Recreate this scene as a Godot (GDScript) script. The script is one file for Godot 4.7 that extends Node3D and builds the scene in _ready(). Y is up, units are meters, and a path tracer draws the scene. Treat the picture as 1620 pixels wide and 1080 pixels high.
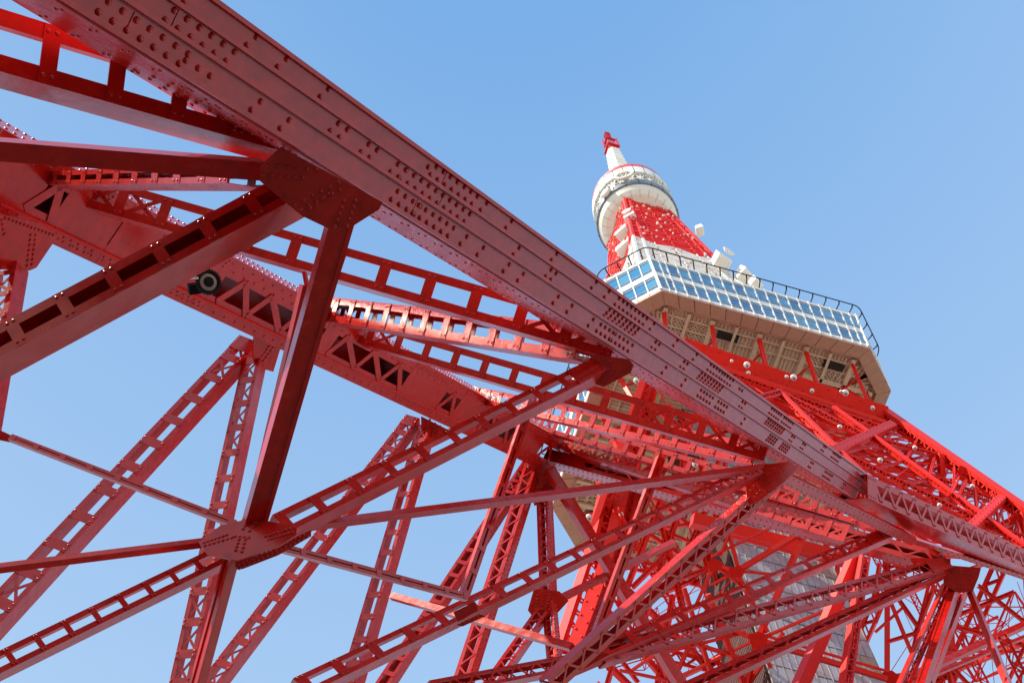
extends Node3D
# A red steel lattice tower seen from its foot: one leg of riveted girders and ladder struts overhead, the observation deck behind it.
# Metres, y up. The tower's own axes are E1 (along the deck's near side) and E2 (away from the camera); CENTRE is its axis on the ground.

const CENTRE := Vector3(22.857, 0, -63.132)
const E1 := Vector3(0.95721, 0, -0.28939)
const E2 := Vector3(-0.28939, 0, -0.95721)
var M := {}
var rng := RandomNumberGenerator.new()
var tower: Node3D
var steel_red: Material      # red of the steel being built: one paint, its daylight painted in higher up

# ---------------------------------------------------------------- geometry collector
class Shape:
	var v := PackedVector3Array()
	var n := PackedVector3Array()
	func tri(a: Vector3, b: Vector3, c: Vector3, nn: Vector3) -> void:
		v.append(a); v.append(b); v.append(c)
		n.append(nn); n.append(nn); n.append(nn)
	func quad(a: Vector3, b: Vector3, c: Vector3, d: Vector3, out: Vector3) -> void:
		var nn := (b - a).cross(c - a).normalized()
		if nn.dot(out) > 0.0:
			tri(a, c, b, nn); tri(a, d, c, nn)
		else:
			tri(a, b, c, -nn); tri(a, c, d, -nn)
	func box(c: Vector3, x: Vector3, y: Vector3, z: Vector3) -> void:
		for s in [1.0, -1.0]:
			quad(c + x * s - y - z, c + x * s + y - z, c + x * s + y + z, c + x * s - y + z, x * s)
			quad(c + y * s - x - z, c + y * s + x - z, c + y * s + x + z, c + y * s - x + z, y * s)
			quad(c + z * s - y - x, c + z * s + y - x, c + z * s + y + x, c + z * s - y + x, z * s)
	func bar(a: Vector3, b: Vector3, w: float, t: float, nn: Vector3) -> void:
		var x := (b - a)
		var xu := x.normalized()
		var z := (nn - xu * nn.dot(xu)).normalized()
		var y := xu.cross(z)
		box((a + b) * 0.5, x * 0.5, y * (w * 0.5), z * (t * 0.5))
	func taper(a: Vector3, b: Vector3, wa: float, ta: float, wb: float, tb: float, nn: Vector3) -> void:
		var xu := (b - a).normalized()
		var z := (nn - xu * nn.dot(xu)).normalized()
		var y := xu.cross(z)
		var p := []
		for e in [[a, wa, ta], [b, wb, tb]]:
			for k in [[-1, -1], [1, -1], [1, 1], [-1, 1]]:
				p.append(e[0] + y * (e[1] * 0.5 * k[0]) + z * (e[2] * 0.5 * k[1]))
		var m := (a + b) * 0.5
		for k in 4:
			var k2 := (k + 1) % 4
			quad(p[k], p[k2], p[k2 + 4], p[k + 4], (p[k] + p[k2 + 4]) * 0.5 - m)
		quad(p[0], p[1], p[2], p[3], -xu)
		quad(p[4], p[5], p[6], p[7], xu)
	func plate(pts: Array, thick: Vector3) -> void:
		var c := Vector3.ZERO
		for p in pts:
			c += p
		c /= pts.size()
		for i in pts.size():
			var a: Vector3 = pts[i]
			var b: Vector3 = pts[(i + 1) % pts.size()]
			quad(a, b, b + thick, a + thick, (a + b) * 0.5 - c)
			var nn := (a - c).cross(b - c).normalized()
			if nn.dot(thick) < 0.0:
				tri(c, b, a, nn); tri(c + thick, a + thick, b + thick, -nn)
			else:
				tri(c, a, b, -nn); tri(c + thick, b + thick, a + thick, nn)
	func tube(a: Vector3, b: Vector3, ra: float, rb := -1.0, seg := 8, caps := true) -> void:
		if rb < 0.0:
			rb = ra
		var x := (b - a).normalized()
		var y := x.cross(Vector3.UP if absf(x.y) < 0.9 else Vector3.RIGHT).normalized()
		var z := x.cross(y)
		for i in seg:
			var t0 := TAU * i / seg
			var t1 := TAU * (i + 1) / seg
			var d0 := y * cos(t0) + z * sin(t0)
			var d1 := y * cos(t1) + z * sin(t1)
			for q in [[a + d0 * ra, d0], [b + d0 * rb, d0], [b + d1 * rb, d1], [a + d0 * ra, d0], [b + d1 * rb, d1], [a + d1 * ra, d1]]:
				v.append(q[0]); n.append(q[1])
			if caps:
				tri(a, a + d1 * ra, a + d0 * ra, -x)
				tri(b, b + d0 * rb, b + d1 * rb, x)
	func rivet(p: Vector3, nn: Vector3, r: float) -> void:
		var y := nn.cross(Vector3.UP if absf(nn.y) < 0.9 else Vector3.RIGHT).normalized()
		var z := nn.cross(y)
		var top := p + nn * (r * 0.75)
		for i in 6:
			var d0 := y * cos(TAU * i / 6) + z * sin(TAU * i / 6)
			var d1 := y * cos(TAU * (i + 1) / 6) + z * sin(TAU * (i + 1) / 6)
			var m0 := p + d0 * (r * 0.72) + nn * (r * 0.52)
			var m1 := p + d1 * (r * 0.72) + nn * (r * 0.52)
			for q in [[p + d0 * r, d0], [m0, (d0 + nn).normalized()], [m1, (d1 + nn).normalized()], [p + d0 * r, d0], [m1, (d1 + nn).normalized()], [p + d1 * r, d1], [m0, (d0 + nn).normalized()], [top, nn], [m1, (d1 + nn).normalized()]]:
				v.append(q[0]); n.append(q[1])
	func lathe(c: Vector3, axis: Vector3, prof: Array, seg := 32, from := 0.0, upto := TAU) -> void:
		# prof: [radius, height along the axis] from bottom to top, smooth round the axis, each band flat along it
		var y := axis.cross(Vector3.RIGHT if absf(axis.x) < 0.9 else Vector3.UP).normalized()
		var z := axis.cross(y)
		for k in prof.size() - 1:
			var a = prof[k]
			var b = prof[k + 1]
			var dr: float = b[0] - a[0]
			var dh: float = b[1] - a[1]
			for i in seg:
				var t0 := from + (upto - from) * i / seg
				var t1 := from + (upto - from) * (i + 1) / seg
				var d0 := y * cos(t0) + z * sin(t0)
				var d1 := y * cos(t1) + z * sin(t1)
				var n0 := (d0 * dh - axis * dr).normalized()
				var n1 := (d1 * dh - axis * dr).normalized()
				var p := [c + d0 * float(a[0]) + axis * float(a[1]), c + d0 * float(b[0]) + axis * float(b[1]), c + d1 * float(b[0]) + axis * float(b[1]), c + d1 * float(a[0]) + axis * float(a[1])]
				for q in [[p[0], n0], [p[1], n0], [p[2], n1], [p[0], n0], [p[2], n1], [p[3], n1]]:
					v.append(q[0]); n.append(q[1])
	func mesh() -> ArrayMesh:
		var a := []
		a.resize(Mesh.ARRAY_MAX)
		a[Mesh.ARRAY_VERTEX] = v
		a[Mesh.ARRAY_NORMAL] = n
		var m := ArrayMesh.new()
		m.add_surface_from_arrays(Mesh.PRIMITIVE_TRIANGLES, a)
		return m

# ---------------------------------------------------------------- naming and parenting
func part(called: String, s: Shape, mat: Material, parent: Node, stuff := false) -> MeshInstance3D:
	var o := MeshInstance3D.new()
	o.name = called
	o.mesh = s.mesh()
	o.material_override = mat
	parent.add_child(o, true)
	if stuff:
		o.set_meta("kind", "stuff")
	return o
func shared(called: String, m: Mesh, mat: Material, parent: Node, where: Transform3D) -> MeshInstance3D:
	var o := MeshInstance3D.new()
	o.name = called
	o.mesh = m
	o.material_override = mat
	o.transform = where
	parent.add_child(o, true)
	return o
func thing(called: String, label: String, category: String, group := "") -> Node3D:
	var o := Node3D.new()
	o.name = called
	add_child(o, true)
	tag(o, label, category, group)
	return o
func tag(o: Node, label: String, category: String, group := "") -> void:
	o.set_meta("label", label)
	o.set_meta("category", category)
	if group:
		o.set_meta("group", group)
func at(a: float, b: float, h: float) -> Vector3:      # a point in the tower's own axes
	return CENTRE + E1 * a + E2 * b + Vector3.UP * h

# ---------------------------------------------------------------- steel members
# A built-up member from A to B. nn: the way its open face looks; w: width of that face; t: depth behind it.
# kinds: box (solid plates), ladder (two channels tied by batten plates), channel (a ladder with a closed back), lace (two channels tied by zigzag bars)
func strut(called: String, a: Vector3, b: Vector3, nn: Vector3, w: float, t: float, kind: String, count := 0, o := {}) -> MeshInstance3D:
	var x := (b - a)
	var ln := x.length()
	x /= ln
	var z := (nn - x * nn.dot(x)).normalized()
	var y := x.cross(z)
	var mat: Material = o.get("mat", steel_red)
	var big: bool = o.get("big", false)
	var s := Shape.new()
	if kind == "box":
		s.taper(a, b, w, t, w * o.get("grow", 1.0), t * o.get("grow", 1.0), z)
		if o.has("seam"):
			for e in [1.0, -1.0]:
				s.box((a + b) * 0.5 + z * (t * 0.5 + 0.012) + y * e * (w * 0.5 - 0.05), x * ln * 0.5, y * 0.05, z * 0.02)
		var bm := part(called, s, mat, tower)
		if o.has("rivet"):
			var rb := Shape.new()
			var nb := int(ln / (o.rivet * 7.0))
			for i in nb:
				rb.rivet(a + x * (ln * (i + 0.5) / nb) + z * t * 0.5 + y * w * (0.32 if i % 2 else -0.32), z, o.rivet)
			part("rivets", rb, mat, bm, true)
		return bm
	var th := clampf(w * 0.035, 0.012, 0.05)
	var lip: float = o.get("lip", 0.2) * w
	var mid := (a + b) * 0.5
	for e in [1.0, -1.0]:
		s.box(mid + y * e * (w * 0.5 - th * 0.5), x * ln * 0.5, y * th * 0.5, z * t * 0.5)
		for f in ([1.0] if o.get("open", false) else [1.0, -1.0]):
			s.box(mid + y * e * (w * 0.5 - th - lip * 0.5 + 0.001) + z * f * (t * 0.5 - th * 0.5 - 0.002), x * ln * 0.5, y * lip * 0.5, z * th * 0.5)
	if kind == "channel":
		s.box(mid - z * (t * 0.5 - th * 1.6), x * ln * 0.5, y * (w * 0.5 - th), z * th * 0.5)
	var root := part(called, s, mat, tower)
	var pitch := ln / count
	var faces := [1.0] if kind == "channel" or o.get("open", false) else [1.0, -1.0]
	var rv := Shape.new()
	var rr: float = o.get("rivet", 0.0)
	var xa: int = o.get("xa", 0)
	var xb: int = o.get("xb", 0)
	if kind != "lace":
		var bw: float = pitch * o.get("bw", 0.25)
		var one := Shape.new()
		one.box(Vector3.ZERO, x * bw * 0.5, y * (w * 0.5 - 0.35 * th), z * th * 0.4)
		var one_mesh := one.mesh()
		var rest := Shape.new()
		var lace := Shape.new()
		for i in count + 1:
			for f in faces:
				var c: Vector3 = a + x * clampf(pitch * i, bw * 0.5, ln - bw * 0.5) + z * f * (t * 0.5 + th * 0.42)
				if big:
					shared("batten", one_mesh, mat, root, Transform3D(Basis(), c))
				else:
					rest.box(c, x * bw * 0.5, y * (w * 0.5 - 0.35 * th), z * th * 0.4)
				if rr > 0.0 and f > 0.0:
					for e in [1.0, -1.0]:
						for g in [0.26, -0.26]:
							rv.rivet(c + y * e * (w * 0.5 - lip * 0.55) + x * bw * g + z * th * 0.4, z, rr)
				if i < count and (i < xa or i >= count - xb):
					var p: Vector3 = a + x * (pitch * i + bw * 0.5) + z * f * (t * 0.5 - th * 0.7)
					var q: Vector3 = a + x * (pitch * (i + 1) - bw * 0.5) + z * f * (t * 0.5 - th * 0.7)
					var lw: float = minf(bw * 0.6, w * 0.13)
					lace.bar(p + y * (w * 0.5 - lip * 0.6), q - y * (w * 0.5 - lip * 0.6), lw, th * 0.7, z)
					lace.bar(p - y * (w * 0.5 - lip * 0.6) - z * th, q + y * (w * 0.5 - lip * 0.6) - z * th, lw, th * 0.7, z)
		if not big:
			part("batten_plates", rest, mat, root, true)
		if lace.v.size():
			part("lacing_bars", lace, mat, root, true)
	else:
		var zig := Shape.new()
		var lw: float = o.get("bar", 0.13) * w
		var one2 := []
		for f in faces:
			var sgn := 1.0
			for i in count:
				var p: Vector3 = a + x * (pitch * i) + y * sgn * (w * 0.5 - lip * 0.5) + z * f * (t * 0.5 + th * 0.3)
				var q: Vector3 = a + x * (pitch * (i + 1)) - y * sgn * (w * 0.5 - lip * 0.5) + z * f * (t * 0.5 + th * 0.3)
				if big:
					var ob := Shape.new()
					ob.bar(p, q, lw, th * 0.7, z)
					part("lacing_bar", ob, mat, root)
				else:
					zig.bar(p, q, lw, th * 0.7, z)
				if rr > 0.0 and f > 0.0:
					rv.rivet(p + z * th * 0.4, z, rr)
					rv.rivet(p + z * th * 0.4 + x * rr * 3.0, z, rr)
				sgn = -sgn
		if not big:
			part("lacing_bars", zig, mat, root, true)
	var ends := Shape.new()
	for e in [[o.get("enda", 0.0), a, x], [o.get("endb", 0.0), b, -x]]:
		if e[0] > 0.0:
			for f in faces:
				ends.box(e[1] + e[2] * (ln * e[0] * 0.5) + z * f * (t * 0.5 + th * 1.1), x * ln * e[0] * 0.5, y * (w * 0.5 - 0.003), z * th * 0.4)
			if rr > 0.0:
				var m := int(ln * e[0] / (rr * 5.0))
				for i in m:
					for yy in [-0.38, 0.38]:
						rv.rivet(e[1] + e[2] * (rr * 5.0 * (i + 0.5)) + z * (t * 0.5 + th * 1.5) + y * w * yy, z, rr)
	if ends.v.size():
		part("end_plate", ends, mat, root)
	if o.get("edge", 0.0) > 0.0:                       # rows of rivet heads along the two side plates
		var er: float = o.edge
		var m2 := int(ln / (er * 6.0))
		for i in m2:
			for e in [1.0, -1.0]:
				for k in [-0.32, 0.32]:
					rv.rivet(a + x * (ln * (i + (0.25 if k > 0 else 0.75)) / m2) + y * e * w * 0.5 + z * t * k, y * e, er)
				if o.get("face", 0.0) > 0.0:
					rv.rivet(a + x * (ln * (i + 0.5) / m2) + y * e * (w * 0.5 - lip * (0.3 if i % 2 else 0.7)) + z * t * 0.5, z, o.face)
	if rv.v.size():
		part("rivets", rv, mat, root, true)
	return root

func gusset(called: String, pts: Array, thick: Vector3, rows: Array, r: float, mat: Material = null) -> MeshInstance3D:
	# a riveted joint plate; rows: [from, to, how many] on its face
	var s := Shape.new()
	s.plate(pts, thick)
	var g := part(called, s, mat if mat else steel_red, tower)
	var one := Shape.new()
	one.rivet(Vector3.ZERO, -thick.normalized(), r)
	var om := one.mesh()
	for row in rows:
		for i in row[2]:
			shared("rivet", om, steel_red, g, Transform3D(Basis(), (row[0] as Vector3).lerp(row[1], float(i) / maxi(1, row[2] - 1))))
	return g

# ---------------------------------------------------------------- the leg's two plated girders
var mg := {}
func main_girder(a: Vector3, b: Vector3, t1: Vector3, t2: Vector3, w1: float, w2: float, seams: Array) -> void:
	var x = (b - a)
	var ln = x.length()
	x /= ln
	mg = {"a": a, "x": x, "t1": t1, "t2": t2, "w": w1}
	var s = Shape.new()
	var mid = a + x * ln * 0.5
	var hx = x * ln * 0.5
	s.box(mid + t1 * w1 * 0.5 + t2 * 0.03, hx, t1 * w1 * 0.5, t2 * 0.03)
	s.box(mid + t2 * (w2 - 0.02) + t1 * w1 * 0.5, hx, t1 * w1 * 0.47, t2 * 0.02)
	s.box(mid + t2 * w2 * 0.5 + t1 * (w1 - 0.03), hx, t1 * 0.02, t2 * w2 * 0.46)
	var g = part("main_girder", s, M.red, tower)
	g.set_meta("label", "huge plated girder with three ribbed bands of rivets, nearest the camera")
	for f in [0.012, 0.375, 0.675, 0.988]:
		var r = Shape.new()
		var p = mid + t1 * w1 * f
		r.box(p - t2 * 0.075, hx, t1 * 0.022, t2 * 0.075)
		r.box(p - t2 * 0.135 + t1 * (0.03 if f < 0.9 else -0.03), hx, t1 * 0.03, t2 * 0.016)
		part("flange", r, M.red, g)
	for k in 3:
		var c: float = [0.185, 0.525, 0.835][k]
		var r = Shape.new()
		var cuts = [0.0]
		for sm_at in seams:
			cuts.append((float(sm_at) + [-0.5, 0.35, 0.1][k]) / ln)
		cuts.append(1.0)
		for qi in cuts.size() - 1:
			var q = [cuts[qi], cuts[qi + 1] - (0.03 / ln)]
			r.box(a + x * ln * (q[0] + q[1]) * 0.5 + t1 * w1 * c - t2 * 0.02, x * ln * (q[1] - q[0]) * 0.5, t1 * w1 * [0.15, 0.12, 0.125][k], t2 * 0.02)
		part("band_plate", r, M.red, g)
	var so = Shape.new()
	so.box(mid + t2 * (w2 * 0.5 + 0.05) - t1 * 0.02, hx, t2 * (w2 * 0.5 - 0.06), t1 * 0.02)
	var sm = part("soffit_plate", so, M.red, g)
	sm.set_meta("label", "pale shining underside plate of the main girder")
	var rv = Shape.new()
	var n = int(ln / 0.8)
	for i in n:
		var sp = ln * i / n
		for e in [0.24, 0.86]:
			for k in 2:
				rv.rivet(a + x * (sp + (0.0 if e < 0.5 else 0.3) + 0.1 * k) + t2 * w2 * (e + 0.1 * k - 0.05) - t1 * 0.04, -t1, 0.045)
	for i in 9:
		for k in 4:
			rv.rivet(a + x * (7.4 + 0.42 * i) + t2 * w2 * (0.2 + 0.19 * k) - t1 * 0.04, -t1, 0.05)
	part("rivets", rv, M.red, g, true)
	mg["node"] = g

func girder_rivets(rows: Array) -> void:
	var one = Shape.new()
	one.rivet(Vector3.ZERO, -mg.t2, 0.072)
	var om = one.mesh()
	var rest = Shape.new()
	var made = 0
	rows.sort_custom(func(p, q): return p[0] < q[0])
	for r in rows:
		var c: float = [0.185, 0.525, 0.835][r[1]]
		var many: bool = r[2] > 2
		for i in r[2]:
			for k in r[3]:
				var along: float = r[0] + (i - (r[2] - 1) * 0.5) * 0.34 + (k - (r[3] - 1) * 0.5) * (0.14 if not many else 0.1)
				var across: float = (k - (r[3] - 1) * 0.5) * (0.23 if r[3] == 2 else 0.13)
				var p: Vector3 = mg.a + mg.x * along + mg.t1 * (mg.w * c + across) - mg.t2 * 0.04
				if made < 290:
					shared("rivet", om, M.red, mg.node, Transform3D(Basis(), p))
					made += 1
				else:
					rest.rivet(p, -mg.t2, 0.075)
	part("far_rivets", rest, M.red, mg.node, true)

func second_girder(a: Vector3, b: Vector3, nn: Vector3, w: float, t: float, solid: Array, bars: Array) -> void:
	var x = (b - a).normalized()
	var z = (nn - x * nn.dot(x)).normalized()
	var y = x.cross(z)
	var g: Node = tower.find_child("lattice_girder", false, false)
	for q in solid:
		var s = Shape.new()
		s.box(a + x * (q[0] + q[1]) * 0.5 + z * (t * 0.5 - 0.012), x * (q[1] - q[0]) * 0.5, y * (w * 0.5 - 0.06), z * 0.02)
		part("web_panel", s, M.red, g)
	var e = 1.0
	for q in bars:
		var s = Shape.new()
		s.bar(a + x * q[0] + y * e * w * 0.24 + z * (t * 0.5 + 0.03), a + x * q[1] - y * e * w * 0.24 + z * (t * 0.5 + 0.03), 0.34, 0.03, z)
		part("lacing_bar", s, M.red, g)
		e = -e
	var rv = Shape.new()
	for q in solid:
		var m = int((q[1] - q[0]) / 0.4)
		for i in m:
			for k in [-0.42, -0.36, 0.36, 0.42]:
				rv.rivet(a + x * (q[0] + (i + 0.5 + (0.25 if absf(k) > 0.4 else 0.0)) * 0.4) + y * w * k + z * (t * 0.5 + 0.008), z, 0.06)
	part("panel_rivets", rv, M.red, g, true)

# ---------------------------------------------------------------- observation deck
const HALF := 15.85
const CUT := 3.95
const BASE := 143.5
const ROOF := 153.8
func corner(k: int, h: float, extra := 0.0) -> Vector3:
	var hs = HALF + 0.66 * clampf((h - 144.2) / 9.6, 0.0, 1.0) + extra
	var i = hs - CUT - extra * 0.4
	var c = [[-i, -hs], [i, -hs], [hs, -i], [hs, i], [i, hs], [-i, hs], [-hs, i], [-hs, -i]][k % 8]
	return at(c[0], c[1], h)
func observation_deck() -> void:
	var d = thing("observation_deck", "large white octagonal observation deck with two rows of blue windows", "observation deck")
	var roof = Shape.new()
	var top = []
	var low = []
	for k in 8:
		top.append(corner(k, ROOF - 0.15))
		low.append(corner(k, 144.2, -0.3))
	roof.plate(top, Vector3.UP * 0.12)
	part("roof", roof, M.white, d)
	var ceil = Shape.new()
	ceil.plate(low, Vector3.UP * 0.1)
	var soffit = part("soffit", ceil, M.beige, d)
	for k in 8:
		var long = k % 2 == 0
		var cols = [0.85, 0.6, 1, 1, 1, 1, 1, 1, 1, 1, 1, 1, 1, 1, 1, 1, 1, 1, 0.75, 0.65] if long else [1, 1, 1, 1]
		var total = 0.0
		for c in cols:
			total += c
		var b0 = corner(k, 144.2)
		var b1 = corner(k + 1, 144.2)
		var t0 = corner(k, ROOF)
		var t1 = corner(k + 1, ROOF)
		var out = ((b1 - b0).cross(t0 - b0)).normalized()
		if out.dot((b0 + b1) * 0.5 - at(0, 0, 144.2)) < 0.0:
			out = -out
		var p = func(u: float, v: float) -> Vector3: return b0.lerp(b1, u).lerp(t0.lerp(t1, u), v)
		var along = (b1 - b0).normalized()
		var upw = along.cross(out)
		if upw.y < 0.0:
			upw = -upw
		# white bands: sill, between the rows, header
		for q in [[0.0, 0.075], [0.425, 0.55], [0.935, 1.0]]:
			var s = Shape.new()
			s.plate([p.call(0, q[0]), p.call(1, q[0]), p.call(1, q[1]), p.call(0, q[1])], -out * 0.25)
			part("wall_band", s, M.white, d)
		var u = 0.0
		for c in cols.size() + 1:
			var s = Shape.new()
			var wm = 0.3 if c == 0 or c == cols.size() else 0.13
			s.bar(p.call(u, 0.0), p.call(u, 1.0), wm, 0.12, out)
			part("mullion", s, M.white, d)
			if c < cols.size():
				var u2: float = u + cols[c] / total
				for q in [[0.07, 0.43], [0.545, 0.94]]:
					var g = Shape.new()
					var lean = rng.randf_range(0.0, 0.03)
					var yaw = rng.randf_range(0.0, 0.02)
					g.plate([p.call(u, q[0]) - out * (0.03 + yaw), p.call(u2, q[0]) - out * 0.03, p.call(u2, q[1]) - out * (0.03 + lean), p.call(u, q[1]) - out * (0.03 + lean + yaw)], -out * 0.05)
					part("window_pane", g, [M.pane, M.pane, M.pane_pale, M.pane_deep][rng.randi() % 4], d)
				u = u2
		for q in [0.13, 0.355, 0.61, 0.87]:
			var s = Shape.new()
			s.bar(p.call(0.0, q), p.call(1.0, q), 0.05, 0.09, out)
			part("glazing_bar", s, M.white, d)
			var s2 = Shape.new()
			s2.bar(p.call(0.0, q + 0.016), p.call(1.0, q + 0.016), 0.1, 0.07, out)
			part("glazing_bar", s2, M.frame, d)
		# fascia panels under the edge
		var n = 13 if long else 4
		var i0 = corner(k, BASE, -1.4)
		var i1 = corner(k + 1, BASE, -1.4)
		var o0 = corner(k, BASE)
		var o1 = corner(k + 1, BASE)
		for i in n:
			var fa = float(i) / n + 0.0015
			var fb = float(i + 1) / n - 0.0015
			var s = Shape.new()
			s.plate([o0.lerp(o1, fa), o0.lerp(o1, fb), i0.lerp(i1, fb), i0.lerp(i1, fa)], Vector3.UP * 0.06)
			s.plate([o0.lerp(o1, fa), o0.lerp(o1, fb), o0.lerp(o1, fb) + Vector3.UP * 0.72, o0.lerp(o1, fa) + Vector3.UP * 0.72], -out * 0.05)
			s.plate([i0.lerp(i1, fa), i0.lerp(i1, fb), i0.lerp(i1, fb) + Vector3.UP * 0.66, i0.lerp(i1, fa) + Vector3.UP * 0.66], out * 0.05)
			part("fascia_panel", s, M.fascia, d)
	# beams and ribs of the soffit
	var ribs = Shape.new()
	for side in 4:
		var f = func(a: float, b: float, h: float) -> Vector3:
			return at([a, b, -a, -b][side], [-b, a, b, -a][side], h)
		for i in 60:
			var a = -13.3 + i * 0.45
			var lim: float = minf(14.0, 26.0 - absf(a))
			ribs.bar(f.call(a, 5.5, 144.15), f.call(a, lim, 144.15), 0.16, 0.14, Vector3.DOWN)
		for i in 9:
			var a = -10.8 + i * 2.7
			var s = Shape.new()
			s.bar(f.call(a, 6.0, 144.05), f.call(a, 14.1, 144.05), 0.46 if i % 2 == 0 else 0.3, 0.7, Vector3.DOWN)
			part("beam", s, M.beige, soffit)
		for q in [13.35, 12.2, 10.2, 8.2]:
			var s = Shape.new()
			s.bar(f.call(-11.6, q, 144.08), f.call(11.6, q, 144.08), 0.2, 0.26, Vector3.DOWN)
			part("beam", s, M.beige, soffit)
		for e in [-1.0, 1.0]:
			var s = Shape.new()
			s.bar(f.call(e * 9.6, 9.6, 144.05), f.call(e * 12.9, 12.9, 144.05), 0.36, 0.4, Vector3.DOWN)
			part("beam", s, M.beige, soffit)
			for r in [10.9, 12.0]:
				for i in 4:
					var s3 = Shape.new()
					s3.bar(f.call(e * (r + 0.2), r - 1.6 + i * 0.55, 144.08), f.call(e * 14.0, r - 0.9 + i * 0.55, 144.08), 0.14, 0.2, Vector3.DOWN)
					part("beam", s3, M.beige, soffit)
		# red raking struts that carry the edge
		for i in 5:
			var a = -10.8 + i * 5.4
			var b0: Vector3 = f.call(a, 13.5, 143.9)
			var b1: Vector3 = f.call(a * 1.02, 12.2, 135.4)
			strut("deck_strut", b0, b1, (b0 - at(0, 0, 143.9)).normalized(), 0.42, 0.3, "box", 0, {"seam": 1.0})
			strut("deck_strut", f.call(a, 13.0, 140.8), f.call(a, 10.4, 143.9), E1 if side % 2 == 0 else E2, 0.18, 0.18, "box")
	part("corrugation", ribs, M.beige, soffit, true)
	for q in [[-3.3, 0.0], [8.9, 0.0]]:
		var s = Shape.new()
		var c = at(q[0], -12.78, 143.98)
		s.box(c, E1 * 1.15, E2 * 0.42, Vector3.UP * 0.2)
		part("vent", s, M.dark, soffit)
	# roof rail on bent brackets
	var rail = Shape.new()
	for k in 8:
		var c0 = corner(k, 155.15, 0.75)
		var c1 = corner(k + 1, 155.15, 0.75)
		var dd = (c1 - c0).normalized()
		rail.tube(c0 + dd * 0.7, c1 - dd * 0.7, 0.065)
		var c2 = corner(k + 2, 155.15, 0.75)
		var last = c1 - dd * 0.7
		for i in 4:
			var f = (i + 1) / 4.0
			var d2 = (c2 - c1).normalized()
			var m0 = (c1 - dd * 0.7).lerp(c1, f)
			var m1 = c1.lerp(c1 + d2 * 0.7, f)
			rail.tube(last, m0.lerp(m1, f), 0.065)
			last = m0.lerp(m1, f)
	var rn = part("roof_rail", rail, M.black, d)
	for k in 8:
		var n = 16 if k % 2 == 0 else 4
		for i in n:
			var f = (i + 0.5) / n
			var s = Shape.new()
			var r0 = corner(k, 155.15, 0.75).lerp(corner(k + 1, 155.15, 0.75), f)
			var m0 = corner(k, 154.5, 0.55).lerp(corner(k + 1, 154.5, 0.55), f)
			var e0 = corner(k, ROOF - 0.1, -0.15).lerp(corner(k + 1, ROOF - 0.1, -0.15), f)
			s.tube(r0, m0, 0.085, 0.085, 6)
			s.tube(m0, e0, 0.075, 0.075, 6)
			part("rail_bracket", s, M.black, rn)

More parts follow.
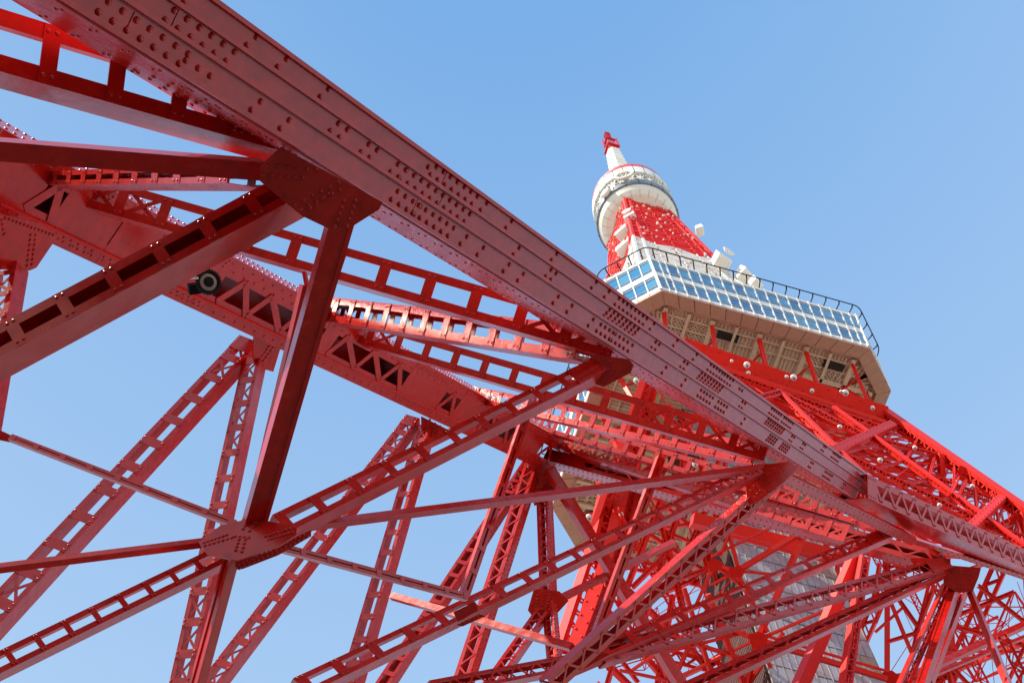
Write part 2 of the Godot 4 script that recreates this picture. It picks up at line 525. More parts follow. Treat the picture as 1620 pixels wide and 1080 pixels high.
# ---------------------------------------------------------------- the narrow tower over the deck, upper deck, mast
func upper_tower() -> void:
	var hw = func(h: float) -> float: return lerpf(10.0, 4.1, (h - 154.0) / 88.0)
	for band in [[153.7, 204.0, M.white], [204.0, 242.5, M.lit_red]]:
		var mat: Material = band[2]
		var h0: float = band[0]
		var np = maxi(2, int((band[1] - h0) / 4.4))
		for side in 4:
			var f = func(a: float, h: float) -> Vector3:
				var w: float = hw.call(h)
				return at([a * w, w, -a * w, -w][side], [-w, a * w, w, -a * w][side], h)
			var nn: Vector3 = [-E2, E1, E2, -E1][side]
			var cs = Shape.new()
			for e in [0.0, 0.22]:
				cs.bar(f.call(-1.0 + e, h0), f.call(-1.0 + e, band[1]), 0.42, 0.42, nn)
				cs.bar(f.call(1.0 - e * 0.9 - 0.04, h0), f.call(1.0 - e * 0.9 - 0.04, band[1]), 0.36, 0.36, nn)
			part("corner_column", cs, mat, tower)
			for i in np:
				var a0: float = lerpf(h0, band[1], float(i) / np)
				var a1: float = lerpf(h0, band[1], float(i + 1) / np)
				var s = Shape.new()
				for q in [[-1.0, 0.0], [1.0, 0.0], [0.0, 1.0], [0.0, -1.0]]:
					var s0: Vector3 = f.call(q[0], a0)
					var s1: Vector3 = f.call(q[1], a1)
					for off in [0.0]:
						s.bar(s0, s1, 0.2, 0.22, nn)
				s.bar(f.call(-1.0, a0), f.call(1.0, a0), 0.36, 0.26, nn)
				s.bar(f.call(-1.0, a0 + 0.9), f.call(1.0, a0 + 0.9), 0.14, 0.2, nn)
				s.bar(f.call(-1.0, (a0 + a1) * 0.5), f.call(1.0, (a0 + a1) * 0.5), 0.26, 0.2, nn)
				for q in [-0.5, 0.0, 0.5]:
					s.bar(f.call(q, a0), f.call(q, a1), 0.14, 0.18, nn)
				part("lattice_panel", s, mat, tower)
				var fit = Shape.new()
				for j in 5:
					var fp: Vector3 = f.call(rng.randf_range(-0.85, 0.85), lerpf(a0, a1, rng.randf())) + nn * 0.3
					fit.box(fp, E1 * rng.randf_range(0.07, 0.2), E2 * 0.12, Vector3.UP * rng.randf_range(0.1, 0.22))
				part("fittings", fit, M.cream if mat == M.lit_red else M.grey, tower, true)
				if i % 2 == 0 and mat == M.lit_red:
					var r = Shape.new()
					for e in ([-0.6, 0.05, 0.7] if i % 4 == 0 else [-0.85, 0.4]):
						var c: Vector3 = f.call(e, a1) + nn * 0.55
						var yv: Vector3 = Vector3.UP.cross(nn)
						for q in [[-0.6, -0.5, 0.6, -0.5], [-0.6, 0.5, 0.6, 0.5], [-0.6, -0.5, -0.6, 0.5], [0.6, -0.5, 0.6, 0.5], [0.0, -0.5, 0.0, 0.5]]:
							r.bar(c + yv * q[0] + Vector3.UP * q[1], c + yv * q[2] + Vector3.UP * q[3], 0.12, 0.12, nn)
					part("bracket_frame", r, mat, tower)
	# inner floors and stair flights seen through the lattice
	for i in 14:
		var h = 160.0 + i * 5.9
		var s = Shape.new()
		s.box(at(0, 0, h), E1 * 2.4, E2 * 2.4, Vector3.UP * 0.12)
		s.bar(at(-2.2, -2.4, h), at(2.2, -2.4, h + 5.9), 0.3, 0.8, -E2)
		part("stair_landing", s, M.lit_red, tower)

func ring_panels(c: Vector3, prof: Array, n: int, called: String, mat: Material, parent: Node) -> void:
	for i in n:
		var s = Shape.new()
		s.lathe(c, Vector3.UP, prof, 2, TAU * i / n + 0.008, TAU * (i + 1) / n - 0.008)
		part(called, s, mat, parent)
func upper_deck() -> void:
	var d = thing("upper_deck", "round white upper deck with a grey belt and red rim near the tower top", "observation deck")
	var c = CENTRE
	var bowl = Shape.new()
	bowl.lathe(c, Vector3.UP, [[0.0, 240.3], [4.6, 240.3], [5.9, 240.9], [6.6, 241.8], [7.0, 242.8], [7.1, 243.4]], 48)
	var bw = part("bowl", bowl, M.cream, d)
	var seams = Shape.new()
	for i in 24:
		var t = TAU * i / 24
		var o = Vector3(cos(t), 0, sin(t))
		seams.bar(c + o * 4.4 + Vector3.UP * 240.29, c + o * 5.92 + Vector3.UP * 240.88, 0.05, 0.04, Vector3.UP)
		seams.bar(c + o * 5.92 + Vector3.UP * 240.88, c + o * 6.62 + Vector3.UP * 241.78, 0.05, 0.04, Vector3.UP)
	part("bowl_seams", seams, M.grey, bw, true)
	ring_panels(c, [[7.1, 243.4], [7.45, 243.5], [7.45, 246.0], [6.7, 246.02]], 20, "belt_panel", M.slate, d)
	var core = Shape.new()
	core.lathe(c, Vector3.UP, [[6.1, 246.0], [6.1, 252.6]], 32)
	part("drum", core, M.dark, d)
	ring_panels(c, [[6.7, 252.0], [7.5, 252.05], [7.5, 256.6]], 24, "white_panel", M.white, d)
	ring_panels(c, [[7.52, 256.6], [7.3, 259.6], [5.0, 259.9]], 24, "rim_panel", M.rim, d)
	var lid = Shape.new()
	lid.lathe(c, Vector3.UP, [[7.2, 259.3], [0.0, 259.5]], 32)
	part("roof", lid, M.white, d)
	for i in 24:
		var s = Shape.new()
		for q in [[0.0, 246.0, 1.0, 252.0], [1.0, 246.0, 0.0, 252.0], [0.0, 249.0, 1.0, 249.0], [0.5, 249.0, 0.5, 252.0]]:
			var a0: float = TAU * (i + q[0]) / 24
			var a1: float = TAU * (i + q[2]) / 24
			var o0 = Vector3(cos(a0), 0, sin(a0))
			var o1 = Vector3(cos(a1), 0, sin(a1))
			s.bar(c + o0 * 6.9 + Vector3.UP * q[1], c + o1 * 6.9 + Vector3.UP * q[3], 0.3, 0.3, (o0 + o1).normalized())
		part("truss_bay", s, M.cream, d)
	# six-sided antenna frame on the near side
	var hx = Shape.new()
	var hc = at(-4.2, -6.3, 247.6)
	var hn = (hc - at(0, 0, 249.4)).normalized()
	var hy = Vector3.UP.cross(hn)
	for i in 6:
		var p0 = hc + hn * 0.6 + (hy * cos(TAU * i / 6) + Vector3.UP * 1.25 * sin(TAU * i / 6)) * 1.8
		var p1 = hc + hn * 0.6 + (hy * cos(TAU * (i + 1) / 6) + Vector3.UP * 1.25 * sin(TAU * (i + 1) / 6)) * 1.8
		hx.bar(p0, p1, 0.45, 0.5, hn)
		hx.bar(p0, hc + hn * 0.1, 0.22, 0.3, hn)
	part("hexagonal_frame", hx, M.cream, d)
	for q in [[0.32, 1.0], [0.12, 0.8], [3.6, 1.0]]:
		var s = Shape.new()
		var o = E1.rotated(Vector3.UP, q[0])
		s.lathe(c + o * 7.5 + Vector3.UP * 244.4, o, [[0.9, 0.0], [1.15, 0.35], [1.0, 0.75], [0.0, 1.05]], 16)
		part("radome", s, M.cream, d)
	var m = thing("antenna_mast", "white tapering antenna mast with a red lattice top above the round deck", "antenna mast")
	var w = Shape.new()
	w.taper(c + Vector3.UP * 259.4, c + Vector3.UP * 306.0, 4.0, 4.0, 1.9, 1.9, E2)
	var wn = part("mast", w, M.white, m)
	for i in 12:
		var h = 263.0 + i * 3.6
		var hh = lerpf(2.0, 0.95, (h - 259.4) / 46.6)
		var s = Shape.new()
		for e in [-1.0, 1.0]:
			s.box(c + Vector3.UP * h + E2 * e * (hh + 0.2), E1 * hh * 0.85, E2 * 0.2, Vector3.UP * 1.2)
			s.box(c + Vector3.UP * h + E1 * e * (hh + 0.2), E2 * hh * 0.85, E1 * 0.2, Vector3.UP * 1.2)
		part("antenna_panel", s, M.cream if i % 3 else M.white, wn)
	var r = Shape.new()
	r.taper(c + Vector3.UP * 305.9, c + Vector3.UP * 316.0, 2.3, 2.3, 1.7, 1.7, E2)
	r.box(c + Vector3.UP * 308.2, E1 * 1.45, E2 * 1.45, Vector3.UP * 0.2)
	r.box(c + Vector3.UP * 316.2, E1 * 1.15, E2 * 1.15, Vector3.UP * 0.15)
	for e in [[-1.7, 0.0], [1.1, 1.1], [1.2, -1.2]]:
		r.bar(c + E1 * e[0] + E2 * e[1] + Vector3.UP * 309.0, c + E1 * e[0] + E2 * e[1] + Vector3.UP * 316.5, 0.35, 0.35, E1)
		r.bar(c + Vector3.UP * 310.0, c + E1 * e[0] + E2 * e[1] + Vector3.UP * 310.0, 0.2, 0.2, E2)
	part("red_collar", r, M.red, m)
	var t = Shape.new()
	for e in [[-1, -1], [1, -1], [1, 1], [-1, 1]]:
		t.bar(c + E1 * 0.55 * e[0] + E2 * 0.55 * e[1] + Vector3.UP * 316.0, c + E1 * 0.4 * e[0] + E2 * 0.4 * e[1] + Vector3.UP * 326.0, 0.2, 0.2, E1)
	for i in 9:
		t.box(c + Vector3.UP * (316.8 + i * 1.1), E1 * 0.62, E2 * 0.62, Vector3.UP * 0.14)
	part("top_lattice", t, M.red, m)

func horn(called: String, label: String, p: Vector3, face: Vector3, w: float, dish: bool) -> void:
	var o = thing(called, label, "antenna")
	var up = Vector3.UP
	var side = up.cross(face).normalized()
	var s = Shape.new()
	# sloped shroud with an open mouth
	var b = p - face * w * 0.5
	var pts = [b - up * w * 0.7, b + face * w * 0.9 - up * w * 0.25, b + face * w * 0.75 + up * w * 0.95, b + up * w * 0.5]
	s.plate(pts.map(func(q): return q - side * w * 0.55), side * w * 1.1)
	part("shroud", s, M.white, o)
	var m = Shape.new()
	m.bar(b - face * 0.04 - up * w * 0.66, b - face * 0.04 + up * w * 0.46, w * 0.96, 0.06, face)
	m.bar(b - up * w * 0.62 + face * w * 0.1 - up * 0.05, b + face * w * 0.7 - up * w * 0.36, w * 0.9, 0.06, up)
	part("cover", m, M.cream, o)
	if dish:
		var dd = Shape.new()
		dd.lathe(p + face * w * 0.55 + up * 0.1, face, [[0.0, 0.0], [w * 0.3, 0.08 * w], [w * 0.46, 0.22 * w], [w * 0.49, 0.3 * w], [0.0, 0.33 * w]], 20)
		part("dish", dd, M.white, o)

# ---------------------------------------------------------------- lift shaft inside the legs
func lift_shaft() -> void:
	var d = thing("lift_shaft", "glass-fronted lift shaft behind the red braces under the deck", "lift shaft")
	var core = Shape.new()
	core.box(at(-0.5, -0.9, 92), E1 * 4.9, E2 * 2.9, Vector3.UP * 51)
	part("core", core, M.shaft, d)
	var rest = Shape.new()
	var n = 15
	for row in 40:
		var h0 = 42.0 + row * 2.5
		for i in n:
			var a0 = -5.5 + 10.0 * i / n
			var a1 = -5.5 + 10.0 * (i + 1) / n
			var rim = i > 11
			var c = at((a0 + a1) * 0.5, -4.0, h0 + 1.2)
			var tilt = rng.randf_range(-0.012, 0.012)
			var s = rest if (row < 16 or row > 33) else Shape.new()
			s.box(c + E2 * tilt, E1 * (a1 - a0) * 0.46 + E2 * tilt, E2 * 0.05, Vector3.UP * 1.16 + E2 * rng.randf_range(-0.012, 0.012))
			if s != rest:
				part("pane", s, M.shaft_glass if not rim or row % 3 else M.shaft_pale, d)
	part("panes", rest, M.shaft_glass, d, true)
	for i in n + 1:
		var s = Shape.new()
		var a = -5.5 + 10.0 * i / n
		s.box(at(a, -4.04, 92), E1 * (0.018 if i % 3 else 0.035), E2 * 0.05, Vector3.UP * 51)
		part("mullion", s, M.grey, d)
	for i in 24:
		var s = Shape.new()
		s.box(at(-5.55, -3.7 + i * 0.235, 92), E2 * 0.07, E1 * 0.12, Vector3.UP * 51)
		part("louvre", s, M.brown, d)
	for i in 20:
		var s = Shape.new()
		s.box(at(-5.6, -1.0, 44 + i * 5.0), E2 * 2.9, E1 * 0.06, Vector3.UP * 0.12)
		part("louvre_rail", s, M.brown, d)

func lamp(p: Vector3, r: float, label: String) -> void:
	var o = thing("globe_lamp", label, "lamp", "white globe lamps on the tower")
	var s = Shape.new()
	var prof = []
	for i in 13:
		var t = -PI / 2 + PI * i / 12
		prof.append([r * cos(t), r * sin(t)])
	s.lathe(p, Vector3.UP, prof, 18)
	part("globe", s, M.globe, o)
	var c = Shape.new()
	c.lathe(p + Vector3.DOWN * r * 1.12, Vector3.UP, [[0.0, 0.0], [r * 0.34, 0.0], [r * 0.42, r * 0.3], [r * 0.3, r * 0.4]], 12)
	part("lens", c, M.slate, o)
	var b = Shape.new()
	b.tube(p + Vector3.UP * r * 0.9, p + Vector3.UP * r * 1.9 + E2 * 0.9, r * 0.13, r * 0.16, 6)
	part("bracket", b, M.red, o)

func spotlight() -> void:
	var o = thing("spotlight", "round black spotlight with a ribbed rim under the second girder", "spotlight")
	var p = Vector3(-11.0, 50.0, -14.63)
	var ax = (Vector3(1.5, 10, 1.5) - p).normalized()
	ax = (ax + Vector3(0.25, 0.05, 0.1)).normalized()
	var s = Shape.new()
	s.lathe(p - ax * 0.55, ax, [[0.0, 0.0], [0.2, 0.0], [0.34, 0.25], [0.4, 0.52], [0.43, 0.55]], 24)
	part("housing", s, M.black, o)
	var r = Shape.new()
	r.lathe(p, ax, [[0.43, -0.02], [0.45, 0.06], [0.43, 0.14], [0.36, 0.14], [0.32, 0.06]], 28)
	for i in 28:
		var d = ax.cross(Vector3.UP).normalized().rotated(ax, TAU * i / 28)
		r.box(p + d * 0.455 + ax * 0.05, d * 0.025, ax * 0.06, d.cross(ax) * 0.025)
	part("rim", r, M.black, o)
	var l = Shape.new()
	l.lathe(p + ax * 0.06, ax, [[0.33, 0.0], [0.2, 0.03]], 24)
	part("reflector", l, M.lens, o)
	var h = Shape.new()
	h.lathe(p + ax * 0.07, ax, [[0.2, 0.02], [0.12, 0.03], [0.1, 0.05], [0.0, 0.05]], 20)
	part("bulb_cap", h, M.black, o)
	var b = Shape.new()
	b.box(p + Vector3(-0.55, 0.25, -0.3), Vector3(0.22, 0.1, 0), Vector3(-0.07, 0.15, 0), Vector3(0, 0, 0.18))
	part("ballast_box", b, M.black, o)
	var y = Shape.new()
	y.tube(p + Vector3(-1.0, 0.2, 0.1), p + Vector3(-0.2, -0.45, 0.3), 0.04)
	y.tube(p + Vector3(-0.1, 0.75, -0.2), p + Vector3(0.3, 0.45, -0.1), 0.03)
	part("yoke", y, M.white, o)

func rear_tower() -> void:
	# far legs, rings and crossed bracing that fill the tower behind the near leg
	var lv = [[135.0, 12.0], [121.0, 13.8], [106.0, 15.7], [90.0, 17.8], [73.0, 20.0], [56.0, 22.5]]
	var cs = [[-1, -1], [1, -1], [1, 1], [-1, 1]]
	for i in lv.size():
		var h: float = lv[i][0]
		var w: float = lv[i][1]
		var c = []
		for k in cs:
			c.append(at(k[0] * w, k[1] * w, h))
		for s in ([1, 2, 3] if i < 1 else [1, 2]):
			strut("ring_girder", c[s], c[(s + 1) % 4], Vector3.DOWN + [-E2, -E1, -E2, E1][s] * 0.7, 1.3, 0.9, "lace", 26)
		strut("plan_brace", (c[0] + c[1]) * 0.5, (c[1] + c[2]) * 0.5, Vector3.DOWN, 0.6, 0.5, "lace", 30)
		strut("plan_brace", (c[1] + c[2]) * 0.5, (c[2] + c[3]) * 0.5, Vector3.DOWN, 0.6, 0.5, "lace", 30)
		strut("plan_brace", (c[2] + c[3]) * 0.5, (c[3] + c[0]) * 0.5, Vector3.DOWN, 0.6, 0.5, "lace", 30)
		if i + 1 < lv.size():
			var w2: float = lv[i + 1][1]
			var h2: float = lv[i + 1][0]
			for k in [2]:
				for e in [[0.0, 0.0], [-2.4, 0.0], [0.0, -2.4], [-2.4, -2.4]]:
					var x: float = cs[k][0]
					var y: float = cs[k][1]
					strut("leg_column", at(x * (w + e[0]), y * (w + e[1]), h), at(x * (w2 + e[0] * 1.2), y * (w2 + e[1] * 1.2), h2), -E2 - E1, 0.75, 0.75, "lace", 16)
			for s in [1, 2]:
				var a0: Vector3 = c[s]
				var a1: Vector3 = c[(s + 1) % 4]
				var b0 = at(cs[s][0] * w2, cs[s][1] * w2, h2)
				var b1 = at(cs[(s + 1) % 4][0] * w2, cs[(s + 1) % 4][1] * w2, h2)
				strut("cross_brace", a0, (b0 + b1) * 0.5, [-E2, -E1, -E2, E1][s], 0.6, 0.5, "lace", 24)
				strut("cross_brace", a1, (b0 + b1) * 0.5, [-E2, -E1, -E2, E1][s], 0.6, 0.5, "lace", 24)
				strut("cross_brace", (a0 + a1) * 0.5, b0, [-E2, -E1, -E2, E1][s], 0.4, 0.4, "box")
				strut("cross_brace", (a0 + a1) * 0.5, b1, [-E2, -E1, -E2, E1][s], 0.4, 0.4, "box")

# ---------------------------------------------------------------- materials
func steel(col: Color, rough: float, grime: float, spec := 0.5) -> StandardMaterial3D:
	# brushed-on oil paint: faint patches of older and newer coats, fine brush relief
	var m := StandardMaterial3D.new()
	var g := Gradient.new()
	g.set_color(0, col.darkened(grime))
	g.set_color(1, col.lightened(grime * 0.35))
	g.add_point(0.5, col)
	var t := NoiseTexture2D.new()
	var nz := FastNoiseLite.new()
	nz.seed = 11
	nz.frequency = 0.012
	nz.fractal_octaves = 5
	t.width = 512; t.height = 512
	t.seamless = true
	t.noise = nz
	t.color_ramp = g
	m.albedo_texture = t
	m.uv1_triplanar = true
	m.uv1_world_triplanar = true
	m.uv1_scale = Vector3.ONE * 0.19
	m.roughness = rough
	m.metallic_specular = spec
	return m
func red_lead() -> StandardMaterial3D:
	# many coats of orange-red oil paint: chalky faded patches, brown bleeding, brush waviness
	var m := steel(Color(0.79, 0.1, 0.065), 0.27, 0.1, 0.5)
	var g := Gradient.new()
	g.set_color(0, Color(0.47, 0.08, 0.052))
	g.set_color(1, Color(0.82, 0.22, 0.17))
	g.add_point(0.22, Color(0.69, 0.092, 0.058))
	g.add_point(0.36, Color(0.735, 0.092, 0.058))
	g.add_point(0.6, Color(0.77, 0.098, 0.062))
	g.add_point(0.72, Color(0.81, 0.125, 0.085))
	var nz := FastNoiseLite.new()
	nz.seed = 5
	nz.frequency = 0.009
	nz.fractal_octaves = 7
	nz.fractal_gain = 0.62
	var t := NoiseTexture2D.new()
	t.width = 1024; t.height = 1024
	t.seamless = true
	t.noise = nz
	t.color_ramp = g
	m.albedo_texture = t
	var bn := FastNoiseLite.new()
	bn.seed = 8
	bn.frequency = 0.02
	bn.fractal_octaves = 4
	var bt := NoiseTexture2D.new()
	bt.width = 512; bt.height = 512
	bt.seamless = true
	bt.as_normal_map = true
	bt.bump_strength = 3.0
	bt.noise = bn
	var rn := FastNoiseLite.new()
	rn.seed = 21
	rn.frequency = 0.015
	rn.fractal_octaves = 5
	var rg := Gradient.new()
	rg.set_color(0, Color(1, 1, 1))
	rg.set_color(1, Color(0.55, 0.55, 0.55))
	var rt := NoiseTexture2D.new()
	rt.width = 512; rt.height = 512
	rt.seamless = true
	rt.noise = rn
	rt.color_ramp = rg
	m.roughness = 0.31
	m.roughness_texture = rt
	m.normal_enabled = true
	m.normal_texture = bt
	m.normal_scale = 0.25
	return m
func plain(col: Color, rough: float, spec := 0.5, metal := 0.0) -> StandardMaterial3D:
	var m := StandardMaterial3D.new()
	m.albedo_color = col
	m.roughness = rough
	m.metallic_specular = spec
	m.metallic = metal
	return m
func materials() -> void:
	M.red = red_lead()
	M.lit_red = steel(Color(0.86, 0.1, 0.05), 0.5, 0.07, 0.36)  # same paint as the near leg, matt and brightened to stand for light
	M.white = steel(Color(0.87, 0.88, 0.88), 0.4, 0.05)
	M.cream = steel(Color(0.85, 0.84, 0.81), 0.5, 0.07)
	M.beige = steel(Color(0.8, 0.735, 0.65), 0.7, 0.07)
	M.fascia = steel(Color(0.66, 0.52, 0.45), 0.55, 0.06)
	M.rim = steel(Color(0.78, 0.2, 0.2), 0.45, 0.08)
	M.grey = plain(Color(0.6, 0.58, 0.55), 0.6)
	M.slate = steel(Color(0.42, 0.47, 0.52), 0.4, 0.08)
	M.dark = plain(Color(0.07, 0.06, 0.06), 0.7)
	M.black = plain(Color(0.08, 0.08, 0.09), 0.75, 0.3)
	M.frame = plain(Color(0.16, 0.22, 0.3), 0.4)
	M.pane = plain(Color(0.22, 0.5, 0.71), 0.08, 0.5)
	M.pane_pale = plain(Color(0.3, 0.57, 0.75), 0.06, 0.55)
	M.pane_deep = plain(Color(0.17, 0.43, 0.64), 0.1, 0.5)
	M.globe = plain(Color(0.86, 0.88, 0.88), 0.25)
	M.lens = plain(Color(0.55, 0.54, 0.5), 0.25)
	M.shaft = plain(Color(0.3, 0.32, 0.35), 0.5)
	M.shaft_glass = plain(Color(0.6, 0.66, 0.72), 0.1, 0.7)
	M.shaft_pale = plain(Color(0.6, 0.58, 0.55), 0.3)
	M.brown = steel(Color(0.3, 0.16, 0.13), 0.6, 0.2)
	M.ground = steel(Color(0.68, 0.66, 0.62), 0.9, 0.12)
	M.dark_ground = steel(Color(0.2, 0.2, 0.19), 0.9, 0.12)

func _ready() -> void:
	rng.seed = 7
	# camera, sky, sun, exposure
	var cam := Camera3D.new()
	cam.name = "camera"
	cam.fov = 27.53
	cam.near = 0.2
	cam.far = 6000.0
	cam.transform = Transform3D(Basis(Vector3(0.999912, -0.004414, -0.012522), Vector3(0.013278, 0.332394, 0.943047), Vector3(-0.000000, -0.943130, 0.332423)), Vector3(0, 1.6, 0))
	add_child(cam)
	cam.current = true
	var env := Environment.new()
	env.background_mode = Environment.BG_SKY
	var sky := Sky.new()
	var sm := ProceduralSkyMaterial.new()
	sm.sky_top_color = Color(0.365, 0.537, 0.724)
	sm.sky_horizon_color = Color(0.746, 0.806, 0.843)
	sm.sky_curve = 0.88
	sm.sun_angle_max = 8.0
	sm.ground_bottom_color = Color(0.5, 0.49, 0.47)
	sm.ground_horizon_color = Color(0.7, 0.78, 0.85)
	sky.sky_material = sm
	env.sky = sky
	env.tonemap_mode = Environment.TONE_MAPPER_LINEAR
	env.tonemap_exposure = 1.65
	env.ambient_light_source = Environment.AMBIENT_SOURCE_SKY
	env.sdfgi_enabled = true
	env.ssao_enabled = true
	env.ssil_enabled = true
	var we := WorldEnvironment.new()
	we.name = "environment"
	we.environment = env
	add_child(we)
	var sun := DirectionalLight3D.new()
	sun.name = "sun"
	sun.light_color = Color(1.0, 0.94, 0.85)
	sun.light_energy = 1.6
	sun.light_angular_distance = 0.5
	sun.shadow_enabled = true
	add_child(sun)
	sun.look_at_from_position(Vector3.ZERO, -Vector3(-0.52, 0.74, 0.3), Vector3.UP)
	materials()
	# setting
	var gs := Shape.new()
	gs.box(Vector3(0, -0.5, 0), Vector3(3000, 0, 0), Vector3(0, 0.5, 0), Vector3(0, 0, 3000))
	part("ground", gs, M.ground, self).set_meta("kind", "structure")
	var fc = Shape.new()  # unseen dark disc, added to keep ground bounce off the near leg
	fc.lathe(Vector3.ZERO, Vector3.UP, [[130.0, 0.004], [0.0, 0.004]], 48)
	part("added_dark_disc", fc, M.dark_ground, self).set_meta("kind", "structure")
	# the tower
	tower = thing("lattice_tower", "tall red riveted steel lattice tower with its nearest leg overhead", "tower")
	steel_red = M.lit_red
	rear_tower()
	upper_tower()
	lift_shaft()
	observation_deck()
	upper_deck()
	steel_red = M.red
	near_leg()
	steel_red = M.lit_red
	upper_leg()
	small_things()

func near_leg() -> void:
	# the main girder: a box of stepped plates, splices and rivets, running up from over the camera
	main_girder(Vector3(-8.56, 21.5, -0.31), Vector3(17.52, 66.45, -31.73), Vector3(0.424, 0.341, 0.839), Vector3(-0.797, 0.58, 0.168), 1.48, 2.7, [5.434, 15.025, 26.999, 36.117, 44.684])
	girder_rivets([[7.665, 2, 1, 2], [8.639, 2, 1, 2], [10.095, 2, 1, 2], [10.982, 1, 2, 2], [6.488, 1, 6, 2], [5.163, 2, 5, 2], [5.322, 0, 7, 2], [6.751, 0, 3, 1], [8.479, 0, 1, 2], [9.424, 0, 1, 2], [14.359, 2, 1, 1], [15.114, 2, 4, 2], [16.15, 2, 4, 2], [17.147, 2, 1, 2], [18.55, 2, 1, 2], [12.168, 1, 2, 2], [13.39, 1, 2, 2], [15.143, 1, 10, 2], [19.419, 1, 1, 2], [14.161, 0, 4, 2], [15.443, 0, 6, 2], [16.95, 0, 1, 2], [17.853, 0, 1, 2], [19.308, 0, 1, 2], [21.356, 2, 1, 2], [24.164, 2, 1, 2], [25.152, 2, 1, 2], [26.485, 2, 4, 2], [27.843, 2, 4, 2], [28.997, 2, 1, 2], [31.229, 2, 1, 2], [21.601, 1, 2, 2], [26.843, 1, 8, 3], [29.855, 1, 2, 2], [20.172, 0, 1, 2], [22.437, 0, 1, 2], [23.395, 0, 1, 2], [24.96, 0, 1, 2], [26.082, 0, 4, 2], [27.26, 0, 4, 2], [28.168, 0, 1, 2], [31.29, 0, 1, 2], [33.266, 2, 1, 2], [35.538, 2, 5, 2], [37.008, 2, 4, 2], [38.716, 2, 2, 1], [32.677, 1, 2, 2], [35.538, 1, 8, 3], [39.525, 1, 2, 2], [33.266, 0, 1, 2], [35.681, 0, 5, 2], [37.541, 0, 4, 2], [40.357, 0, 1, 2], [43.546, 2, 5, 2], [45.464, 2, 5, 2], [44.11, 1, 8, 3], [46.875, 1, 2, 2], [44.491, 0, 4, 3], [46.466, 0, 4, 3], [51.842, 2, 2, 2], [54.288, 2, 5, 2], [51.023, 0, 2, 2], [54.288, 0, 5, 2], [57.584, 0, 2, 2], [48.779, 1, 2, 2], [4.322, 2, 1, 2], [3.743, 0, 1, 2], [3.054, 0, 1, 2], [3.885, 1, 2, 2], [3.054, 1, 1, 2]])
	# its far half: open lattice to the shoulder of the leg

	strut("main_girder_lattice", Vector3(17.29, 66.01, -30.84), Vector3(34.5, 81.29, -44.64), Vector3(0.764, -0.538, 0.357), 1.241, 1.5, "lace", 34, {"big": true, "bar": 0.16, "lip": 0.24, "rivet": 0.05, "enda": 0.04})
	strut("main_girder_soffit", Vector3(11.49, 56.22, -25.53), Vector3(21.86, 70.5, -36.15), Vector3(0.628, -0.703, -0.333), 0.508, 0.598, "box", 0, {"rivet": 0.045})
	strut("main_girder_soffit", Vector3(21.16, 70.57, -35.94), Vector3(34.49, 81.1, -45.17), Vector3(0.566, -0.817, -0.115), 0.271, 0.547, "box", 0, {"rivet": 0.05})
	# bracing in the plane of the main girder
	strut("brace", Vector3(-5.13, 30.06, -6.18), Vector3(-10.17, 27.86, -5.2), Vector3(0.394, -0.918, -0.036), 0.385, 0.423, "box")
	strut("battened_brace", Vector3(-4.41, 30.4, -6.74), Vector3(-10.67, 27.41, -9.5), Vector3(-0.032, -0.642, 0.766), 0.711, 0.729, "channel", 7, {"big": true, "rivet": 0.045, "bw": 0.24, "lip": 0.26}).set_meta("label", "dark battened channel brace running down to the lower left")
	strut("post", Vector3(-3.47, 29.55, -7.04), Vector3(-6.09, 30.64, -14.78), Vector3(0.191, -0.961, -0.2), 0.495, 0.466, "box", 0, {"seam": true})
	strut("hanger", Vector3(-4.91, 33.57, -9.78), Vector3(-6.34, 31.89, -15.14), Vector3(0.53, -0.839, 0.121), 0.285, 0.216, "ladder", 14, {"bw": 0.3, "lip": 0.36})
	strut("ladder_brace", Vector3(2.95, 41.9, -15.01), Vector3(-5.57, 30.9, -14.95), Vector3(0.402, -0.307, 0.863), 0.591, 0.548, "ladder", 11, {"big": true, "bw": 0.22, "rivet": 0.035, "enda": 0.15, "lip": 0.22, "open": true})
	strut("flat_brace", Vector3(10.65, 54.96, -24.59), Vector3(-5.18, 31.28, -15.06), Vector3(0.517, -0.001, 0.856), 0.281, 0.3, "box", 0, {"grow": 0.62})
	strut("flat_brace", Vector3(-7.06, 30.28, -14.9), Vector3(-11.69, 28.75, -14.72), Vector3(0.118, -0.239, 0.964), 0.148, 0.181, "box")
	strut("ladder_brace", Vector3(-6.81, 30.33, -15.34), Vector3(-10.82, 25.82, -15.52), Vector3(0.377, -0.368, 0.85), 0.467, 0.355, "ladder", 9, {"big": true, "bw": 0.2, "rivet": 0.035, "lip": 0.24, "open": true})
	strut("post", Vector3(-6.47, 29.96, -15.2), Vector3(-6.93, 27.39, -17.07), Vector3(-0.71, -0.328, 0.623), 0.358, 0.19, "box", 0, {"seam": true})
	strut("tie", Vector3(-12.98, 34.78, -14.16), Vector3(-6.65, 31.49, -15.07), Vector3(-0.12, -0.473, 0.873), 0.173, 0.149, "ladder", 8, {"bw": 0.2, "lip": 0.36})
	strut("tie", Vector3(-5.71, 31.14, -15.47), Vector3(-1.36, 35.3, -19.3), Vector3(0.789, -0.383, 0.48), 0.196, 0.153, "ladder", 8, {"bw": 0.2, "lip": 0.36})
	strut("tie", Vector3(-5.49, 56.33, -31.23), Vector3(2.17, 48.58, -29.16), Vector3(-0.486, -0.257, 0.836), 0.29, 0.249, "box")
	strut("tie", Vector3(0.66, 45.3, -17.4), Vector3(-1.43, 35.48, -19.38), Vector3(0.643, -0.281, 0.712), 0.278, 0.183, "ladder", 10, {"bw": 0.2, "lip": 0.34})
